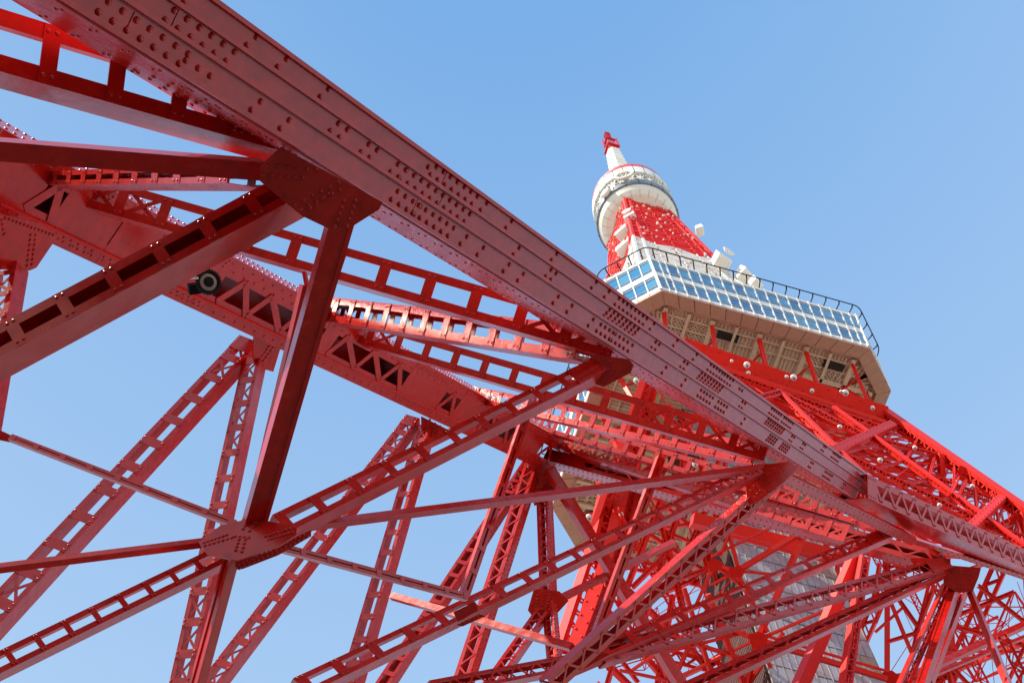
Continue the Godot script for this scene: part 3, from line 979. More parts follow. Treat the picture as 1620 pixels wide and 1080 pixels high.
	strut("tie", Vector3(6.12, 54.66, -23.95), Vector3(2.9, 47.32, -28.23), Vector3(0.503, -0.589, 0.633), 0.359, 0.237, "ladder", 9, {"bw": 0.2, "lip": 0.36})
	strut("ladder_brace", Vector3(10, 54, -24.31), Vector3(-5.44, 31.28, -19.58), Vector3(0.467, -0.135, 0.874), 0.557, 0.428, "ladder", 19, {"big": true, "bw": 0.24, "rivet": 0.035, "xa": 4, "lip": 0.22, "open": true})
	strut("lattice_brace", Vector3(11, 54.72, -24.97), Vector3(1.04, 42.91, -27.18), Vector3(0.671, -0.637, 0.381), 0.629, 0.463, "lace", 30, {"big": true, "rivet": 0.03, "lip": 0.26})
	strut("ladder_brace", Vector3(19.93, 68.34, -34.77), Vector3(2.1, 47.05, -28.98), Vector3(0.462, -0.149, 0.874), 0.673, 0.526, "ladder", 15, {"big": true, "bw": 0.24, "rivet": 0.035, "enda": 0.1, "xa": 4, "lip": 0.22, "open": true})
	strut("lattice_brace", Vector3(2.1, 47.07, -28.93), Vector3(-2.99, 42.88, -27.28), Vector3(0.509, -0.298, 0.808), 0.604, 0.431, "lace", 14, {"big": true, "rivet": 0.03})
	strut("lattice_brace", Vector3(24.6, 72.24, -38.74), Vector3(3.14, 48.44, -29.54), Vector3(0.568, -0.203, 0.798), 0.795, 0.447, "lace", 38, {"big": true, "rivet": 0.035, "enda": 0.08})
	strut("twin_brace", Vector3(24.12, 71.63, -38.97), Vector3(7.01, 53.11, -34.36), Vector3(0.418, -0.164, 0.893), 0.656, 0.465, "lace", 22, {"big": true, "lip": 0.3})
	strut("flat_brace", Vector3(33.1, 78.64, -46.16), Vector3(22.47, 68.88, -43.76), Vector3(0.249, -0.034, 0.968), 0.414, 0.328, "box")
	strut("flat_brace", Vector3(33.08, 78.37, -46.91), Vector3(22.03, 68.68, -44.33), Vector3(0.268, -0.049, 0.962), 0.23, 0.197, "box")
	strut("lattice_column", Vector3(24.97, 72.64, -40.32), Vector3(19.26, 61.68, -40.13), Vector3(0.578, -0.289, 0.763), 0.527, 0.484, "lace", 18, {"big": true})
	strut("column", Vector3(25.44, 72.68, -40.51), Vector3(20.28, 61.67, -40.15), Vector3(-0.135, 0.096, 0.986), 0.436, 0.798, "box", 0, {"seam": true, "rivet": 0.05})
	strut("lattice_column", Vector3(26.27, 73.51, -41.16), Vector3(21.91, 65.27, -41.97), Vector3(-0.233, 0.028, 0.972), 0.428, 0.501, "lace", 16)
	strut("post", Vector3(26.11, 72.41, -40.37), Vector3(23.49, 58.18, -38.02), Vector3(-0.731, 0.24, 0.639), 0.329, 0.314, "box")
	strut("diagonal", Vector3(2.52, 90.09, -40.74), Vector3(10.23, 73.72, -48.07), Vector3(0.149, -0.345, 0.927), 0.664, 0.657, "box")
	# joint plates of that bracing
	gusset("gusset_plate", [Vector3(-4.59, 29.28, -5.55), Vector3(-2.59, 29.29, -6.72), Vector3(-2.67, 29.25, -6.86), Vector3(-3.27, 29.08, -7.2), Vector3(-3.71, 29.03, -7.18), Vector3(-4.21, 29.02, -6.92), Vector3(-5.02, 29.07, -6.2), Vector3(-5.01, 29.14, -5.9)], Vector3(-0.004, 0.029, -0.007), [[Vector3(-4.87, 29.1, -6.18), Vector3(-3.67, 29.29, -6.04), 0], [Vector3(-4.85, 29.16, -5.9), Vector3(-3.9, 29.27, -6.02), 6], [Vector3(-4.94, 29.11, -6.08), Vector3(-4.18, 29.19, -6.17), 6], [Vector3(-4.35, 29.05, -6.69), Vector3(-3.47, 29.26, -6.29), 6], [Vector3(-4.23, 29.04, -6.78), Vector3(-3.45, 29.23, -6.44), 6], [Vector3(-4.05, 29.07, -6.76), Vector3(-3.67, 29.18, -6.51), 4], [Vector3(-3.56, 29.05, -7.14), Vector3(-3.37, 29.19, -6.66), 5], [Vector3(-3.32, 29.09, -7.14), Vector3(-3.14, 29.22, -6.66), 5]], 0.045)
	gusset("joint_plate", [Vector3(1.81, 41.24, -15.14), Vector3(2.49, 41.42, -14.48), Vector3(3.54, 41.29, -14.61), Vector3(3.69, 41.22, -14.77), Vector3(3.59, 41.14, -15), Vector3(2.77, 41.05, -15.41)], Vector3(0.004, 0.047, -0.017), [[Vector3(2.29, 41.17, -15.2), Vector3(2.97, 41.3, -14.69), 5]], 0.04)
	gusset("gusset_plate", [Vector3(-7.19, 29.96, -14.73), Vector3(-6.76, 30.35, -14.52), Vector3(-6.05, 30.48, -14.39), Vector3(-5.21, 30.2, -14.43), Vector3(-4.94, 30.05, -14.46), Vector3(-4.95, 29.88, -14.54), Vector3(-5.34, 29.6, -14.7), Vector3(-6.22, 29.38, -14.89), Vector3(-6.92, 29.59, -14.86)], Vector3(0.003, 0.012, -0.027), [[Vector3(-7.06, 29.94, -14.73), Vector3(-6.56, 30.08, -14.61), 7], [Vector3(-7.02, 29.85, -14.76), Vector3(-6.43, 29.99, -14.64), 7], [Vector3(-5.64, 29.93, -14.58), Vector3(-5.11, 30.07, -14.47), 7], [Vector3(-5.57, 29.84, -14.62), Vector3(-5.04, 29.96, -14.51), 7], [Vector3(-6.2, 30.2, -14.52), Vector3(-6.11, 30.36, -14.44), 3], [Vector3(-6.04, 30.12, -14.54), Vector3(-5.93, 30.34, -14.44), 3], [Vector3(-6.29, 29.64, -14.77), Vector3(-6.25, 29.92, -14.65), 4], [Vector3(-6.14, 29.59, -14.78), Vector3(-6.1, 29.9, -14.64), 4], [Vector3(-6.36, 30.02, -14.62), Vector3(-6.03, 29.95, -14.62), 4]], 0.045)
	gusset("gusset_plate", [Vector3(-6.32, 29.81, -15.14), Vector3(-5.41, 30.09, -14.98), Vector3(-4.99, 30.29, -14.78), Vector3(-4.68, 30.41, -14.68), Vector3(-4.68, 30.34, -14.81), Vector3(-5.41, 30.02, -15.12), Vector3(-6.18, 29.75, -15.31), Vector3(-6.4, 29.7, -15.31)], Vector3(-0.006, 0.026, -0.014), [[Vector3(-6.29, 29.77, -15.22), Vector3(-4.85, 30.32, -14.76), 16], [Vector3(-6.26, 29.74, -15.29), Vector3(-4.76, 30.32, -14.81), 16]], 0.04)
	gusset("tab_plate", [Vector3(-13.86, 35.9, -14.32), Vector3(-13.57, 35.94, -14.49), Vector3(-13.33, 35.97, -14.65), Vector3(-13.35, 35.9, -14.79), Vector3(-13.86, 35.78, -14.6)], Vector3(-0.01, 0.026, -0.011), [], 0.04)
	gusset("cover_plate", [Vector3(-1.67, 34.37, -19.2), Vector3(-1.08, 34.52, -18.98), Vector3(-1.01, 34.4, -19.19), Vector3(-1.55, 34.24, -19.43)], Vector3(-0.001, 0.026, -0.015), [], 0.03)
	gusset("cover_plate", [Vector3(-1.6, 34.41, -19.62), Vector3(-0.98, 34.57, -19.39), Vector3(-0.81, 34.55, -19.44), Vector3(-1.43, 34.39, -19.66)], Vector3(-0.001, 0.026, -0.015), [[Vector3(-1.49, 34.42, -19.6), Vector3(-0.91, 34.55, -19.42), 6]], 0.03)
	gusset("gusset_plate", [Vector3(9.47, 52.47, -25.11), Vector3(9.52, 53.57, -24.67), Vector3(10.49, 54.48, -24.19), Vector3(11.48, 54.46, -24.08), Vector3(11.72, 54.02, -24.23), Vector3(11.04, 53.4, -24.55), Vector3(10.04, 52.7, -24.95)], Vector3(0.003, 0.011, -0.028), [[Vector3(9.68, 53.21, -24.79), Vector3(10.32, 54.04, -24.39), 5], [Vector3(9.78, 52.87, -24.91), Vector3(10.46, 53.61, -24.53), 6], [Vector3(10.44, 54.15, -24.33), Vector3(11.08, 54.25, -24.21), 5], [Vector3(10.45, 53.88, -24.43), Vector3(11.15, 54.04, -24.28), 5], [Vector3(10.38, 53.1, -24.75), Vector3(11.21, 53.76, -24.39), 6]], 0.04)
	gusset("gusset_plate", [Vector3(1.79, 46.33, -28.35), Vector3(2.61, 46.49, -28.01), Vector3(3.5, 46.39, -28.09), Vector3(2.76, 46.21, -28.45), Vector3(1.94, 46.05, -28.77)], Vector3(0.001, 0.025, -0.016), [[Vector3(2.04, 46.21, -28.5), Vector3(3.12, 46.39, -28.12), 8], [Vector3(1.95, 46.29, -28.38), Vector3(2.84, 46.43, -28.08), 7]], 0.04)
	gusset("joint_plate", [Vector3(24.44, 72.29, -38.77), Vector3(26.42, 71.64, -38.65), Vector3(26.26, 71.43, -39.13), Vector3(25.92, 71.15, -39.86), Vector3(25.19, 71.29, -40.05), Vector3(24.43, 71.71, -39.79)], Vector3(0.149, 0.416, -0.234), [[Vector3(24.68, 72.01, -39.1), Vector3(25.98, 71.59, -39.02), 7], [Vector3(24.72, 71.6, -39.81), Vector3(25.76, 71.25, -39.75), 6]], 0.06)
	gusset("joint_plate", [Vector3(17.78, 67.64, -34.83), Vector3(19.67, 67.56, -33.92), Vector3(19.97, 67.37, -34.12), Vector3(18.24, 67.41, -35.01)], Vector3(0.013, 0.043, -0.022), [], 0.04)
	gusset("joint_plate", [Vector3(22.62, 72.6, -38.46), Vector3(24.77, 71.99, -38.25), Vector3(24.58, 71.8, -38.71), Vector3(22.98, 72.11, -39.13)], Vector3(0.014, 0.042, -0.023), [], 0.04)
	# second layer: ladder struts between the two girders of the leg
	strut("ladder_strut", Vector3(-4.8, 31.02, -5.59), Vector3(-9.87, 27.53, -3.15), Vector3(0.638, -0.694, 0.335), 1.17, 0.95, "ladder", 5, {"big": true, "rivet": 0.05, "bw": 0.25, "xa": 1, "lip": 0.24, "open": true}).set_meta("label", "nearest ladder strut, widest, with four square openings")
	strut("ladder_strut", Vector3(-5.5, 31.09, -6.57), Vector3(-14.67, 46.32, -10), Vector3(-0.85, -0.45, 0.272), 0.435, 1.183, "ladder", 10, {"big": true, "rivet": 0.035, "bw": 0.3, "lip": 0.3})
	strut("ladder_strut", Vector3(3.28, 42.86, -14.69), Vector3(-14.32, 47.66, -10.7), Vector3(-0.122, -0.86, 0.495), 1.084, 0.921, "ladder", 12, {"big": true, "rivet": 0.05, "bw": 0.24, "xa": 2, "xb": 2, "lip": 0.22, "open": true}).set_meta("label", "long ladder strut crossing behind the upright post")
	strut("ladder_strut", Vector3(2.55, 43.03, -14.83), Vector3(-9.26, 64.4, -20.38), Vector3(-0.835, -0.352, 0.423), 1.111, 1.116, "ladder", 13, {"big": true, "rivet": 0.05, "bw": 0.26, "xb": 2, "lip": 0.24})
	strut("ladder_strut", Vector3(10.99, 56.58, -24.5), Vector3(-9.32, 65.64, -21.37), Vector3(-0.258, -0.777, 0.574), 1.145, 0.666, "ladder", 15, {"big": true, "rivet": 0.05, "bw": 0.24, "xa": 4, "xb": 3, "lip": 0.24, "open": true})
	strut("ladder_strut", Vector3(10.83, 56.93, -25.01), Vector3(-3.28, 82.6, -31.89), Vector3(-0.809, -0.311, 0.498), 0.982, 0.855, "ladder", 20, {"big": true, "rivet": 0.05, "bw": 0.3, "xb": 4, "lip": 0.28, "open": true})
	strut("ladder_strut", Vector3(19.87, 68.98, -34.45), Vector3(1.48, 92.14, -37.92), Vector3(-0.66, -0.432, 0.614), 1.079, 1.028, "ladder", 21, {"big": true, "rivet": 0.06, "bw": 0.26, "xa": 9, "xb": 2, "lip": 0.24, "open": true})
	strut("ladder_strut", Vector3(18.44, 69.64, -35.57), Vector3(2.78, 92.63, -39.55), Vector3(-0.691, -0.362, 0.626), 1.011, 1.04, "ladder", 20, {"big": true, "bw": 0.26, "xa": 9, "xb": 7, "lip": 0.24, "open": true})
	# second girder of the leg, with its lattice windows, and its far half
	strut("lattice_girder", Vector3(-16.75, 43.39, -8.24), Vector3(2.81, 93.81, -41.05), Vector3(0.755, -0.537, -0.376), 2.55, 2.2, "channel", 1, {"lip": 0.3, "edge": 0.07, "face": 0.06, "bw": 0.02}).set_meta("label", "second riveted girder of the leg, with black triangular openings")
	second_girder(Vector3(-16.75, 43.39, -8.24), Vector3(2.81, 93.81, -41.05), Vector3(0.755, -0.537, -0.376), 2.55, 2.2, [[0, 2.991], [4.033, 7.068], [7.143, 14.213], [23.342, 24.649], [33.415, 38.721], [41.089, 44.79], [51.292, 57.35]], [[2.675, 3.474], [3.474, 4.033], [14.651, 15.647], [15.647, 17.045], [17.045, 17.905], [17.905, 19.985], [19.985, 20.689], [20.689, 22.706], [24.649, 25.458], [25.458, 27.78], [27.78, 28.588], [28.588, 30.807], [30.807, 31.765], [31.765, 33.415], [38.721, 39.79], [39.79, 41.089], [45.569, 46.705], [46.705, 48.224], [48.224, 49.428], [49.428, 50.787], [57.35, 58.8], [58.8, 60.444]])
	strut("riveted_girder", Vector3(2.67, 92.18, -40.82), Vector3(24.51, 72.51, -38.89), Vector3(-0.499, -0.484, 0.719), 0.895, 1.6, "lace", 30, {"edge": 0.07, "lip": 0.3, "enda": 0.12})
	# columns under the second girder, in pairs
	strut("lattice_column", Vector3(-15.99, 44.46, -12.27), Vector3(-14.69, 36.5, -15.29), Vector3(-0.115, -0.369, 0.922), 0.848, 0.877, "ladder", 8, {"big": true, "rivet": 0.04, "xa": 4, "lip": 0.17, "open": true, "bw": 0.22})
	strut("lattice_column", Vector3(-11.85, 60.51, -20.87), Vector3(-18.36, 42.62, -25.01), Vector3(0.205, -0.291, 0.935), 0.956, 0.899, "ladder", 12, {"big": true, "rivet": 0.05, "xa": 2, "xb": 2, "bw": 0.3, "lip": 0.17, "open": true, "enda": 0.05}).set_meta("label", "leftmost ladder column slanting to the lower left corner")
	strut("lattice_column", Vector3(-11.39, 59.33, -21.22), Vector3(-12.01, 44.62, -28.36), Vector3(-0.202, -0.421, 0.884), 0.802, 0.754, "ladder", 12, {"big": true, "rivet": 0.05, "xa": 4, "xb": 3, "bw": 0.28, "lip": 0.17, "open": true})
	strut("lattice_column", Vector3(-5.79, 75.99, -31.1), Vector3(-14.29, 56.64, -36.38), Vector3(0.053, -0.284, 0.957), 0.891, 0.838, "ladder", 14, {"big": true, "rivet": 0.06, "xa": 3, "xb": 3, "bw": 0.3, "lip": 0.17, "open": true, "enda": 0.04})
	strut("lattice_column", Vector3(-5, 75.38, -31.32), Vector3(-7.82, 57.47, -37.03), Vector3(-0.256, -0.256, 0.932), 0.835, 0.855, "ladder", 13, {"big": true, "rivet": 0.06, "xa": 3, "xb": 2, "bw": 0.28, "lip": 0.17, "open": true})
	strut("lattice_column", Vector3(1.14, 91.6, -40.98), Vector3(-7.89, 70.35, -45.59), Vector3(-0.026, -0.202, 0.979), 0.825, 0.862, "ladder", 18, {"big": true, "xa": 6, "bw": 0.26, "lip": 0.2})
	strut("lattice_column", Vector3(1.35, 91.07, -40.98), Vector3(-3.28, 70.33, -45.65), Vector3(-0.229, -0.165, 0.959), 0.96, 0.946, "lace", 24, {"big": true, "edge": 0.07})
	strut("lattice_column", Vector3(2.11, 91.3, -41.83), Vector3(2.1, 79.15, -44.72), Vector3(-0.499, -0.2, 0.843), 0.862, 0.811, "lace", 18, {"big": true, "edge": 0.07})
	strut("lattice_column", Vector3(2.1, 79.21, -44.53), Vector3(2.35, 70.34, -45.62), Vector3(-0.747, -0.102, 0.657), 0.9, 0.439, "lace", 16, {"big": true, "edge": 0.07})
	strut("lattice_brace", Vector3(2.09, 79.05, -44.98), Vector3(-1.75, 68.61, -44.53), Vector3(0.105, 0.004, 0.994), 0.789, 0.713, "lace", 14, {"big": true})
	strut("flat_brace", Vector3(2.74, 79.17, -44.65), Vector3(10.96, 87.49, -45.11), Vector3(0.104, -0.047, 0.993), 0.413, 0.354, "box")
	strut("tie", Vector3(2.46, 90.94, -41.33), Vector3(3.56, 88.58, -42.02), Vector3(0.052, -0.258, 0.965), 0.762, 0.704, "box")
	gusset("gusset_plate", [Vector3(-15.85, 41.89, -9.81), Vector3(-14.8, 44.07, -10.81), Vector3(-14.51, 44.94, -11.46), Vector3(-15.23, 44.6, -12.43), Vector3(-15.39, 44.4, -12.47), Vector3(-16.39, 42.57, -11.85)], Vector3(-0.038, 0.027, 0.019), [[Vector3(-15.38, 42.93, -10.37), Vector3(-14.61, 44.75, -11.41), 14], [Vector3(-15.05, 43.97, -11.19), Vector3(-15.39, 44.24, -12.26), 7], [Vector3(-14.96, 44.14, -11.24), Vector3(-15.28, 44.39, -12.26), 7], [Vector3(-15.47, 42.84, -10.41), Vector3(-15.55, 43.08, -10.91), 4]], 0.06)
	gusset("gusset_plate", [Vector3(-11.03, 58.02, -19.27), Vector3(-10.75, 58.76, -19.76), Vector3(-10.22, 60.02, -20.51), Vector3(-10.76, 60.29, -21.98), Vector3(-11.29, 59.04, -21.27), Vector3(-11.29, 58.63, -20.67)], Vector3(-0.045, 0.032, 0.023), [[Vector3(-10.76, 58.8, -19.86), Vector3(-10.32, 59.91, -20.55), 7], [Vector3(-10.69, 59.29, -20.42), Vector3(-11.17, 59.05, -21.03), 6], [Vector3(-10.58, 59.56, -20.58), Vector3(-11.08, 59.3, -21.22), 6]], 0.07)
	gusset("gusset_plate", [Vector3(-5.25, 75.19, -30.38), Vector3(-3.75, 74.98, -31.13), Vector3(-4.33, 74.67, -31.77), Vector3(-4.91, 74.58, -31.88), Vector3(-5.26, 74.74, -31.44)], Vector3(-0.004, 0.055, -0.023), [[Vector3(-4.75, 75.13, -30.59), Vector3(-4.97, 74.76, -31.45), 6], [Vector3(-4.46, 75.06, -30.8), Vector3(-4.69, 74.74, -31.52), 5], [Vector3(-4.18, 75.02, -30.95), Vector3(-4.4, 74.76, -31.53), 4]], 0.08)
	gusset("gusset_plate", [Vector3(0.99, 90.37, -40.41), Vector3(2.61, 90.09, -40.94), Vector3(3.02, 89.29, -42.6), Vector3(1.39, 89.15, -42.99), Vector3(1.1, 89.8, -41.6)], Vector3(0.001, 0.054, -0.026), [[Vector3(1.42, 90.17, -40.81), Vector3(1.26, 89.33, -42.59), 9], [Vector3(1.73, 90.1, -40.93), Vector3(1.61, 89.29, -42.67), 9], [Vector3(2.08, 90.06, -41.01), Vector3(1.96, 89.28, -42.67), 9]], 0.09)
	gusset("gusset_plate", [Vector3(1.18, 78.69, -43.54), Vector3(2.76, 78.55, -43.71), Vector3(3.34, 78.24, -44.21), Vector3(2.53, 77.84, -44.95), Vector3(1.34, 77.62, -45.39), Vector3(0.76, 78.02, -44.72)], Vector3(0.001, 0.052, -0.03), [[Vector3(1.37, 78.45, -43.94), Vector3(1.15, 77.81, -45.05), 7], [Vector3(2.16, 78.47, -43.88), Vector3(1.82, 77.89, -44.88), 7]], 0.08)

func upper_leg() -> void:
	# upper leg: the face towards the camera
	strut("ring_girder", Vector3(17.36, 136.14, -48.15), Vector3(38.05, 133.4, -54.95), Vector3(0.061, -0.847, 0.528), 1.542, 1.501, "box", 0, {"rivet": 0.12})
	strut("ring_girder", Vector3(17.28, 131.88, -47.7), Vector3(37.08, 129.83, -54.28), Vector3(0.166, -0.683, 0.712), 0.364, 0.504, "box")
	strut("lattice_ring", Vector3(20.06, 140.27, -50.29), Vector3(36.14, 140.19, -55.82), Vector3(0.212, -0.749, 0.627), 0.817, 0.796, "lace", 46)
	strut("lattice_ring", Vector3(21.22, 130.49, -49.18), Vector3(37.01, 127.14, -54.22), Vector3(0.062, -0.73, 0.681), 0.755, 0.589, "lace", 44)
	strut("leg_chord", Vector3(37.69, 135.04, -54.98), Vector3(44.29, 105.08, -53.64), Vector3(-0.957, -0.201, 0.21), 1.234, 0.975, "lace", 44, {"bar": 0.16, "lip": 0.3})
	strut("leg_chord", Vector3(38.26, 135.69, -55.12), Vector3(44.71, 106.19, -53.75), Vector3(-0.971, -0.207, 0.119), 0.411, 0.356, "box")
	strut("leg_chord", Vector3(25.84, 127.52, -49.95), Vector3(28.36, 102.09, -47.74), Vector3(-0.96, -0.071, 0.271), 0.58, 0.446, "lace", 34, {"lip": 0.3})
	strut("leg_chord", Vector3(31.4, 127.91, -51.91), Vector3(39.8, 93.8, -50.68), Vector3(-0.962, -0.232, 0.143), 0.566, 0.436, "lace", 60, {"lip": 0.3})
	strut("strut", Vector3(37.54, 128.74, -54.1), Vector3(24.22, 103.81, -46.48), Vector3(0.49, 0.005, 0.872), 0.85, 0.68, "box", 0, {"rivet": 0.1})
	strut("strut", Vector3(26.05, 127.28, -49.99), Vector3(21.4, 118.75, -47.36), Vector3(0.624, -0.101, 0.775), 0.685, 0.593, "lace", 10)
	strut("strut", Vector3(42.46, 111.13, -53.65), Vector3(33.06, 93.76, -48.31), Vector3(0.196, 0.19, 0.962), 0.763, 0.61, "box", 0, {"rivet": 0.1})
	strut("lattice_diagonal", Vector3(26.08, 127.4, -50.17), Vector3(32.69, 119.45, -51.5), Vector3(-0.364, -0.441, 0.82), 0.66, 0.566, "lace", 30)
	strut("lattice_diagonal", Vector3(27.4, 110.14, -48.56), Vector3(37.37, 100.46, -50.84), Vector3(-0.299, -0.5, 0.813), 0.687, 0.491, "lace", 44)
	strut("lattice_diagonal", Vector3(33.07, 119.98, -51.74), Vector3(40.09, 121.6, -54.35), Vector3(0.385, -0.699, 0.602), 0.586, 0.419, "lace", 24)
	strut("lattice_diagonal", Vector3(29.42, 116.59, -50.59), Vector3(37.56, 110.87, -52.73), Vector3(-0.212, -0.592, 0.778), 0.492, 0.396, "lace", 36)
	strut("lattice_diagonal", Vector3(34.99, 113.69, -51.95), Vector3(45.27, 110.25, -55.08), Vector3(-0.014, -0.697, 0.717), 0.549, 0.392, "lace", 40)
	strut("lattice_diagonal", Vector3(37.52, 112.46, -53.12), Vector3(40.53, 103.42, -53.14), Vector3(-0.444, -0.149, 0.883), 0.472, 0.38, "lace", 24)
	strut("lattice_diagonal", Vector3(37.43, 100.88, -51.06), Vector3(42.71, 101.02, -52.89), Vector3(0.249, -0.705, 0.664), 0.5, 0.357, "lace", 22)
	strut("lattice_diagonal", Vector3(19.9, 130.08, -48.87), Vector3(30.09, 130.09, -52.38), Vector3(0.219, -0.741, 0.635), 0.553, 0.444, "lace", 34)
	strut("lattice_diagonal", Vector3(21.19, 115.74, -47.66), Vector3(27.43, 108.27, -48.94), Vector3(-0.342, -0.429, 0.836), 0.481, 0.387, "lace", 30)
	strut("lattice_diagonal", Vector3(29.79, 141.18, -53.93), Vector3(28.17, 118.61, -50.82), Vector3(-0.076, 0.142, 0.987), 0.416, 0.446, "lace", 18)
	strut("lattice_diagonal", Vector3(36.16, 126.23, -54.22), Vector3(37.68, 107.73, -52.64), Vector3(-0.373, 0.048, 0.926), 0.507, 0.408, "lace", 30)
	strut("cross_brace", Vector3(22.89, 118.6, -47.94), Vector3(32.74, 119.65, -51.46), Vector3(0.195, -0.944, 0.265), 0.139, 0.069, "box")
	strut("cross_brace", Vector3(19.52, 107.24, -46.59), Vector3(28.17, 118.61, -50.82), Vector3(0.807, -0.493, 0.325), 0.11, 0.055, "box")
	strut("cross_brace", Vector3(26.74, 120.46, -49.69), Vector3(33.62, 132.83, -53.54), Vector3(0.838, -0.331, 0.434), 0.098, 0.049, "box")
	strut("cross_brace", Vector3(31.22, 106.36, -49.56), Vector3(40.78, 124.96, -55.06), Vector3(0.705, -0.158, 0.692), 0.091, 0.045, "box")
	strut("cross_brace", Vector3(26.29, 110.47, -48.58), Vector3(34.64, 110.56, -51.46), Vector3(0.115, -0.946, 0.305), 0.13, 0.065, "box")
	strut("cross_brace", Vector3(34.1, 112.3, -52.39), Vector3(44.91, 115.21, -56.42), Vector3(0.34, -0.903, 0.262), 0.169, 0.084, "box")
	strut("cross_brace", Vector3(38.79, 120.21, -54.87), Vector3(41.53, 112.29, -54.94), Vector3(-0.758, -0.269, 0.594), 0.172, 0.086, "box")
	strut("cross_brace", Vector3(18.02, 130.02, -48.82), Vector3(25.97, 125.27, -51.02), Vector3(-0.372, -0.822, 0.432), 0.184, 0.092, "box")
	strut("cross_brace", Vector3(21.44, 127.66, -49.95), Vector3(29.69, 125.25, -52.52), Vector3(-0.154, -0.919, 0.363), 0.245, 0.122, "box")
	strut("cross_brace", Vector3(27.51, 132.98, -52.82), Vector3(30.18, 116.99, -52.02), Vector3(-0.719, -0.085, 0.69), 0.243, 0.121, "box")
	strut("platform_arm", Vector3(40.22, 113.99, -53.15), Vector3(36.43, 105.09, -50.76), Vector3(-0.035, 0.273, 0.961), 0.179, 0.256, "lace", 5)
	strut("platform_arm", Vector3(39.73, 114.42, -53.03), Vector3(36.33, 106.27, -50.87), Vector3(-0.05, 0.276, 0.96), 0.12, 0.257, "box")
	gusset("platform_panel", [Vector3(40.73, 117.55, -53.43), Vector3(41.6, 117.17, -53.58), Vector3(41.42, 116.96, -54.17), Vector3(40.54, 117.34, -54.02)], Vector3(0.092, 0.259, -0.12), [], 0.04)
	gusset("platform_panel", [Vector3(39.41, 113.9, -52.6), Vector3(40.16, 113.56, -52.76), Vector3(40.04, 113.41, -53.18), Vector3(39.24, 113.76, -53.03)], Vector3(0.091, 0.258, -0.122), [], 0.04)
	# fine bracing between the chords of that leg, front and rear faces
	strut("fine_brace", Vector3(37.59, 133.62, -54.96), Vector3(32.75, 123.68, -52.11), Vector3(0.493, 0.01, 0.87), 0.22, 0.295, "lace", 14)
	strut("fine_brace", Vector3(31.64, 128.85, -52.44), Vector3(38.65, 130.33, -55.03), Vector3(0.282, -0.931, 0.231), 0.138, 0.069, "box")
	strut("fine_brace", Vector3(38.51, 129.87, -54.83), Vector3(33.89, 119.27, -51.98), Vector3(0.281, 0.134, 0.95), 0.214, 0.287, "lace", 14)
	strut("fine_brace", Vector3(32.87, 124.14, -52.3), Vector3(39.53, 126.77, -54.91), Vector3(0.428, -0.879, 0.21), 0.134, 0.067, "box")
	strut("fine_brace", Vector3(39.39, 126.31, -54.71), Vector3(34.97, 115.14, -51.85), Vector3(0.035, 0.235, 0.971), 0.208, 0.279, "lace", 14)
	strut("fine_brace", Vector3(34.03, 119.73, -52.18), Vector3(40.37, 123.37, -54.8), Vector3(0.549, -0.809, 0.208), 0.131, 0.065, "box")
	strut("fine_brace", Vector3(40.22, 122.91, -54.59), Vector3(35.98, 111.26, -51.74), Vector3(-0.193, 0.299, 0.935), 0.203, 0.272, "lace", 14)
	strut("fine_brace", Vector3(35.11, 115.6, -52.06), Vector3(41.18, 120.13, -54.69), Vector3(0.645, -0.729, 0.23), 0.127, 0.064, "box")
	strut("fine_brace", Vector3(41.02, 119.68, -54.48), Vector3(36.93, 107.59, -51.63), Vector3(-0.373, 0.33, 0.867), 0.197, 0.265, "lace", 14)
	strut("fine_brace", Vector3(36.13, 111.71, -51.95), Vector3(41.94, 117.04, -54.58), Vector3(0.714, -0.643, 0.277), 0.124, 0.062, "box")
	strut("fine_brace", Vector3(41.78, 116.59, -54.37), Vector3(37.83, 104.14, -51.53), Vector3(-0.503, 0.341, 0.794), 0.192, 0.258, "lace", 14)
	strut("fine_brace", Vector3(37.09, 108.05, -51.85), Vector3(42.67, 114.09, -54.49), Vector3(0.759, -0.548, 0.351), 0.121, 0.06, "box")
	strut("fine_brace", Vector3(42.5, 113.64, -54.27), Vector3(38.68, 100.88, -51.44), Vector3(-0.596, 0.34, 0.727), 0.188, 0.252, "lace", 14)
	strut("fine_brace", Vector3(38, 104.59, -51.76), Vector3(43.38, 111.27, -54.4), Vector3(0.773, -0.443, 0.453), 0.118, 0.059, "box")
	strut("fine_brace", Vector3(43.2, 110.82, -54.18), Vector3(39.49, 97.79, -51.35), Vector3(-0.663, 0.334, 0.67), 0.183, 0.246, "lace", 14)
	strut("fine_brace", Vector3(38.86, 101.33, -51.67), Vector3(44.05, 108.57, -54.31), Vector3(0.748, -0.324, 0.579), 0.115, 0.057, "box")
	strut("fine_brace", Vector3(43.86, 108.12, -54.08), Vector3(40.26, 94.86, -51.27), Vector3(0.043, 0.196, 0.98), 0.179, 0.24, "lace", 14)
	strut("fine_brace", Vector3(39.67, 98.24, -51.59), Vector3(44.69, 105.98, -54.23), Vector3(0.673, -0.192, 0.715), 0.112, 0.056, "box")
	strut("fine_brace", Vector3(31.52, 128.38, -52.24), Vector3(26.65, 121.6, -49.76), Vector3(0.71, -0.272, 0.65), 0.214, 0.286, "lace", 14)
	strut("fine_brace", Vector3(26.04, 128.46, -50.46), Vector3(32.87, 124.14, -52.3), Vector3(-0.397, -0.811, 0.429), 0.134, 0.067, "box")
	strut("fine_brace", Vector3(32.75, 123.68, -52.11), Vector3(27.29, 115.76, -49.28), Vector3(0.685, -0.225, 0.693), 0.205, 0.275, "lace", 14)
	strut("fine_brace", Vector3(26.75, 122.07, -49.95), Vector3(34.03, 119.73, -52.18), Vector3(-0.18, -0.912, 0.369), 0.129, 0.065, "box")
